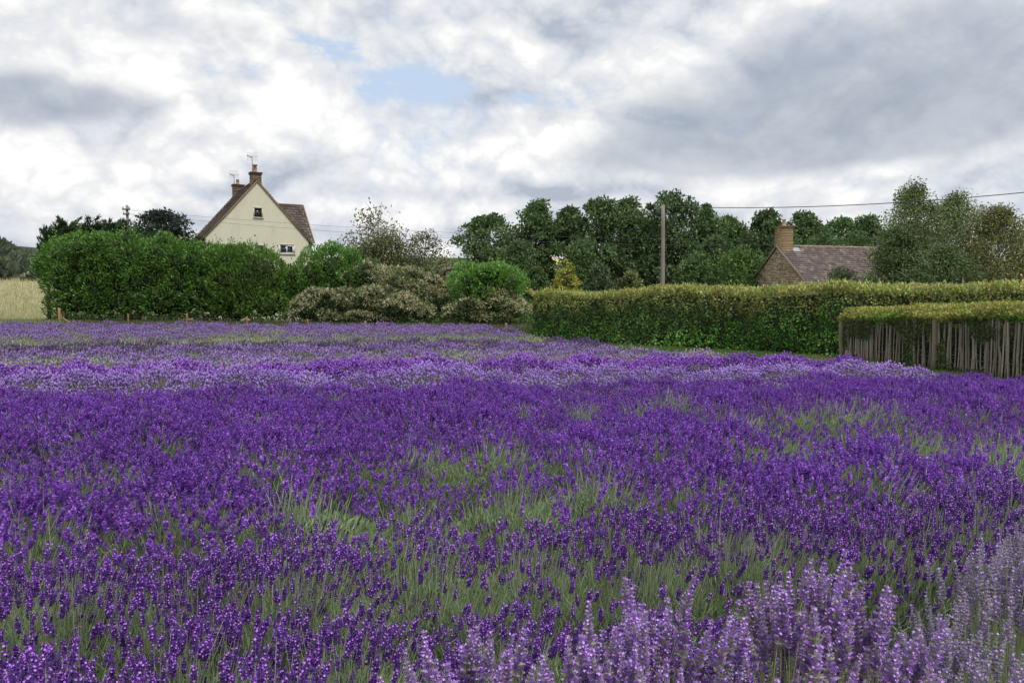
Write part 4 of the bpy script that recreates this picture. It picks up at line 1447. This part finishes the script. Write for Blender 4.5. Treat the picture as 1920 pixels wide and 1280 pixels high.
for i, (a0, z0_, a1, z1_) in enumerate(wins):
    gf = Geo(); gp = Geo()
    fw = .05; frc = (.75, .76, .78) if i else (.12, .09, .06)
    cxw, czw = (a0 + a1) / 2, (z0_ + z1_) / 2
    W_, H_w = a1 - a0, z1_ - z0_
    for sx in (-1, 1): gf.box((cxw + sx * (W_ / 2 - fw / 2), .06, czw), (fw, .07, H_w), frc)
    for sz in (-1, 1): gf.box((cxw, .062, czw + sz * (H_w / 2 - fw / 2)), (W_ - 2 * fw, .068, fw), frc)
    if i == 1:
        gf.box((cxw, .058, czw), (fw * 1.4, .066, H_w - 2 * fw), frc)
        for sz in (-1, 1): gf.box((cxw + W_ / 4 + .01, .03, czw + sz * (H_w / 2 - fw * 1.4)), (W_ / 2 - fw * 2.2, .05, fw * 1.1), frc)
        gf.box((cxw + W_ / 2 - fw * 1.5, .03, czw), (fw, .05, H_w - fw * 3), frc)
    fo = gf.build('window', M_white, house)
    gp.box((cxw, .085, czw), (W_ - fw, .01, H_w - fw), (.05, .05, .06)); gp.build('pane', M_glass, fo)
    gs = Geo(); gs.box((cxw, -.03, z0_ - .04), (W_ + .22, .12, .06), np.array(CREAM) * .95)
    gs.box((cxw, -.012, z1_ + .05), (W_ + .16, .03, .07), np.array(CREAM) * .97)
    for sx in (-1, 1): gs.box((cxw + sx * (W_ / 2 + .045), -.012, czw), (.07, .03, H_w + .02), np.array(CREAM) * .97)
    gs.build('sill', M_render, fo)
TIL = [(.105, .085, .075), (.13, .10, .085), (.09, .072, .066), (.15, .12, .10)]
gr = Geo()
vf = np.array([0, -.10, .06]); back = np.array([0, Ld + .2, 0])
A1 = np.array([-hw - .45, 0, zl - .42]); K1 = np.array([-hw * .60, 0, zl + (zp - zl) * .405]); T1 = np.array([xpk, 0, zp])
K1[0] = -hw + (xpk + hw) * .405
tiled(gr, A1 + vf + back, A1 + vf, K1 + vf, K1 + vf + back, 9, 30, TIL, r, .04)
tiled(gr, K1 + vf + back, K1 + vf, T1 + vf, T1 + vf + back, 14, 30, TIL, r, .04)
A2 = np.array([hw + .35, 0, zl - .38]); K2 = np.array([hw + (xpk - hw) * .4, 0, zl + (zp - zl) * .40])
tiled(gr, A2 + vf, A2 + vf + back, K2 + vf + back, K2 + vf, 9, 30, TIL, r, .04)
tiled(gr, K2 + vf, K2 + vf + back, T1 + vf + back, T1 + vf, 14, 30, TIL, r, .04)
o = gr.build('roof', M_tile, house); o['kind'] = 'stuff'
g = Geo()
for P_ in ((A1, K1, T1), (A2, K2, T1)):
    g.tube([p + np.array([0, -.09, .0]) for p in P_], .05, (.26, .17, .09), 4)
g.build('verge', M_tile, house)
g = Geo(); g.tube([T1 + vf + np.array([0, 0, .04]), T1 + vf + back + np.array([0, 0, .04])], .09, (.12, .09, .07), 6); g.build('ridge_tile', M_tile, house)
# cross wing at the right, ridge at right angles to the main one
wy, wz, wx_ = 3.25, 9.62, 4.05
gr = Geo()
f0, f1 = np.array([1.2, .12, zl - .15]), np.array([wx_ + .15, .12, zl - .15]); e0, e1 = np.array([.6, wy, wz]), np.array([wx_ + .15, wy, wz])
tiled(gr, f0, f1, e1, e0, 15, 12, TIL, r, .04)
h0, h1 = np.array([1.2, 2 * wy - .12, zl - .15]), np.array([wx_ + .15, 2 * wy - .12, zl - .15])
tiled(gr, h1, h0, e0, e1, 15, 12, TIL, r, .04)
o = gr.build('wing_roof', M_tile, house); o['kind'] = 'stuff'
g = Geo(); g.tube([f1 + [.03, 0, 0], e1 + [.03, 0, .02], h1 + [.03, 0, 0]], .05, (.26, .17, .09), 4); g.tube([e0, e1 + [0, 0, .02]], .07, (.16, .11, .08), 5); g.build('wing_verge', M_tile, house)
g = Geo()
g.poly([(wx_, .25, 0), (wx_, 2 * wy - .25, 0), (wx_, 2 * wy - .25, zl - .05), (wx_, wy, wz - .12), (wx_, .25, zl - .05)], CREAM)
g.poly([(hw, .25, 0), (wx_, .25, 0), (wx_, .25, zl - .05), (hw, .25, zl - .05)], CREAM)
g.build('wing_wall', M_render, house)
BR = (.17, .125, .095)
chimney(house, (xpk + .12, 1.1, zp - .55), .74, .66, 1.15, BR, (.46, .27, .18), (-.03,), M_stone, r, potr=.15, poth=.62)
chimney(house, (xpk, 7.3, zp - .55), .80, .66, 1.05, BR, (.46, .27, .19), (-.02,), M_stone, r, potr=.14, poth=.45, flare=False)


def aerial(px, ytop, ybot, d, lab, dirx):
    a = PX(px, ybot, d); b = PX(px - 1, ytop, d)
    t = empty('tv_aerial', a, lab, 'aerial')
    g = Geo(); h = b.z - a.z
    g.tube([(0, 0, 0), (-.04, 0, h * .8)], .028, (.2, .2, .2), 6); g.build('mast', M_metal, t)
    g = Geo(); g.tube([(-.04 + .04 * dirx, 0, h * .8), (-.75 * .5, -.1, h * .8 + .14)], .03, (.2, .2, .2), 5)
    g.tube([(-.4, -.1, h * .86), (.45, -.1, h * .84)], .012, (.3, .3, .3), 4); g.build('boom', M_metal, t)
    g = Geo()
    for i in range(7):
        x_ = -.35 + i * .12
        g.tube([(x_, -.1, h * .85 - .32), (x_, -.1, h * .85 + .32)], .007, (.3, .3, .3), 3)
    for i in range(4): g.tube([(-.38, -.1, h * .85 - .3 + i * .2), (.4, -.1, h * .85 - .3 + i * .2)], .006, (.3, .3, .3), 3)
    o = g.build('element', M_metal, t); o['kind'] = 'stuff'


aerial(474, 288, 326, 59.4, 'television aerial beside the front chimney of the cream house', 1)
aerial(440, 322, 360, 66, 'television aerial beside the rear chimney of the cream house', 1)

# stone cottage
TH = math.radians(15)
cnr = PX(1517, 534, 57.5)
cot = empty('stone_cottage', (cnr.x, 57.5, 0), 'low stone cottage with brown tiled roof behind the right hedge', 'house', rz=TH)
ze = cnr.z; Wc = 8.0; Lc = 14.0
zr = PX(1470, 462, 61.5).z
r = np.random.RandomState(10)
SC = [(.42, .32, .22), (.48, .38, .27), (.36, .28, .19), (.52, .42, .31), (.40, .29, .20)]
g = Geo()
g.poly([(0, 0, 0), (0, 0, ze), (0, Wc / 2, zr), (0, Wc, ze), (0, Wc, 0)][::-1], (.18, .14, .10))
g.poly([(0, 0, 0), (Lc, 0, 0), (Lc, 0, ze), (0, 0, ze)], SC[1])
g.poly([(Lc, 0, 0), (Lc, Wc, 0), (Lc, Wc, ze), (Lc, Wc / 2, zr), (Lc, 0, ze)], SC[1])
g.poly([(0, Wc, 0), (0, Wc, ze), (Lc, Wc, ze), (Lc, Wc, 0)], SC[1])
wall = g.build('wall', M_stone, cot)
g = Geo()
z = 1.6
while z < zr - .1:
    hh_ = r.uniform(.09, .17)
    lo, hi = (0, Wc) if z + hh_ < ze else (Wc / 2 * (z + hh_ - ze) / (zr - ze), Wc - Wc / 2 * (z + hh_ - ze) / (zr - ze))
    y_ = lo
    while y_ < hi - .05:
        w_ = min(r.uniform(.18, .5), hi - y_)
        g.box((-.02 - r.rand() * .025, y_ + w_ / 2, z + hh_ / 2), (.05, w_ - .018, hh_ - .016), np.array(SC[r.randint(5)]) * r.uniform(.8, 1.2))
        y_ += w_
    z += hh_
o = g.build('stone', M_stone, wall); o['kind'] = 'stuff'
TC = [(.145, .115, .11), (.165, .13, .122), (.13, .102, .10), (.185, .15, .135), (.14, .11, .112), (.23, .195, .165)]
g = Geo()
e_s = (zr - ze) / (Wc / 2)
tiled(g, (-.12, -.3, ze - .3 * e_s), (Lc + .1, -.3, ze - .3 * e_s), (Lc + .1, Wc / 2, zr), (-.12, Wc / 2, zr), 20, 44, TC, r, .06, .18)
tiled(g, (Lc + .1, Wc + .3, ze - .3 * e_s), (-.12, Wc + .3, ze - .3 * e_s), (-.12, Wc / 2, zr), (Lc + .1, Wc / 2, zr), 24, 52, TC, r, .045, .25)
o = g.build('roof', M_tile, cot); o['kind'] = 'stuff'
g = Geo()
for i in range(30): g.tube([(-.1 + i * Lc / 30, Wc / 2, zr + .04), (-.1 + (i + .97) * Lc / 30, Wc / 2, zr + .04 + r.uniform(-.01, .01))], .10, np.array((.34, .26, .17)) * r.uniform(.8, 1.15), 6)
g.build('ridge_tile', M_tile, cot)
g = Geo()
g.tube([(-.16, -.32, ze - .3 * e_s + .02), (-.16, Wc / 2, zr + .02)], .07, (.22, .18, .14), 4)
g.tube([(-.16, Wc + .32, ze - .3 * e_s + .02), (-.16, Wc / 2, zr + .02)], .07, (.22, .18, .14), 4)
g.build('verge', M_stone, cot)
g = Geo(); g.tube([(0, -.36, ze - .3 * e_s - .05), (Lc, -.36, ze - .3 * e_s - .08)], .06, (.05, .05, .05), 6); g.build('gutter', M_metal, cot)
ch = chimney(cot, (.52, Wc / 2, zr - .75), 1.0, 1.0, 2.15, (.33, .235, .13), (.48, .38, .25), (0,), M_stone, r, potr=.16, poth=.6, flare=False)
g = Geo(); g.poly([(1.03, Wc / 2 - .62, zr - .40), (1.7, Wc / 2 - .62, zr - .40), (1.7, Wc / 2 - .2, zr - .08), (1.03, Wc / 2 - .2, zr - .08)], (.42, .44, .46))
g.build('lead_flashing', M_metal, cot)

# low grey roof glimpsed between bushes
g = Geo(); a = PX(826, 497, 66); b = PX(900, 494, 66)
roofm = [(.12, .11, .10), (.15, .135, .12)]
tiled(g, (a.x, 66, a.z - .35), (b.x + 1.4, 66, b.z - .4), (b.x + 1.4, 69, b.z + .1), (a.x, 69, a.z + .2), 6, 22, roofm, r)
for xx0, xx1, yy0, yy1 in ((a.x + .2, b.x + 1.2, 66.3, 66.5), (a.x + .2, a.x + .4, 66.3, 72), (b.x + 1., b.x + 1.2, 66.3, 72)):
    g.box(((xx0 + xx1) / 2, (yy0 + yy1) / 2, (a.z - .4) / 2 + .3), (xx1 - xx0, yy1 - yy0, a.z - 1.0), (.3, .25, .17))
tiled(g, (b.x + 1.4, 72, b.z - .4), (a.x, 72, a.z - .35), (a.x, 69, a.z + .2), (b.x + 1.4, 69, b.z + .1), 6, 22, roofm, r)
o = g.build('barn', M_tile); meta(o, 'low barn whose grey roof shows above the brown bushes', 'barn')

# ------------------------------------------------------------------ poles and wires


def pole(px, ytop, d, rad, lab, arms):
    p = PX(px, ytop, d); z0_ = float(gz(p.x, d))
    t = empty('utility_pole', (p.x, d, z0_), lab, 'utility pole')
    h = p.z - z0_
    g = Geo(); n = 7; tt = np.linspace(0, 1, n)
    g.tube(np.stack([np.sin(tt * 3) * .02, tt * 0, tt * h], -1), rad * (1.15 - .3 * tt), (.24, .21, .19), 10)
    g.build('shaft', M_wood, t, True)
    for zo, w_ in arms:
        g = Geo(); g.box((.0, -.12, h - zo), (w_, .09, .09), (.12, .10, .08)); arm = g.build('bracket', M_wood, t)
        for sx in (-1, 1):
            g = Geo(); g.tube([(sx * w_ * .42, -.12, h - zo + .04), (sx * w_ * .42, -.12, h - zo + .12), (sx * w_ * .42, -.12, h - zo + .18)], [.02, .05, .03], (.45, .42, .4), 8)
            g.build('insulator', M_clay, arm, True)
    return t


pl = pole(238, 385, 52, .10, 'short wooden utility pole behind the left end of the hedge', ((.28, .5), (.6, .4)))
pm = pole(1243, 384, 36, .098, 'tall bare wooden utility pole rising behind the clipped hedge', ())
pr = pole(1722, 425, 50, .12, 'wooden utility pole hidden among the birches', ((.3, .5),))


def wire(a, b, sag, rad, lab, col=(.10, .11, .11)):
    t = np.linspace(0, 1, 40)[:, None]
    P = np.array(a) * (1 - t) + np.array(b) * t; P[:, 2] -= (4 * t * (1 - t))[:, 0] * sag
    g = Geo(); g.tube(P, rad, col, 4, False)
    o = g.build('overhead_wire', M_metal); meta(o, lab, 'overhead wire')


wire(PX(243, 394, 52), PX(1722, 446, 50), .75, .007, 'upper of the two thin wires crossing in front of the cream house')
wire(PX(243, 401, 52), PX(1722, 455, 50), .85, .007, 'lower of the two thin wires crossing in front of the cream house')
wire(PX(1246, 387, 36), PX(2150, 335, 26), .38, .016, 'single thick wire running right from the tall pole top')
print('objects', len(bpy.data.objects), 'tris', sum(len(m.loops) - 2 * len(m.polygons) for m in bpy.data.meshes))
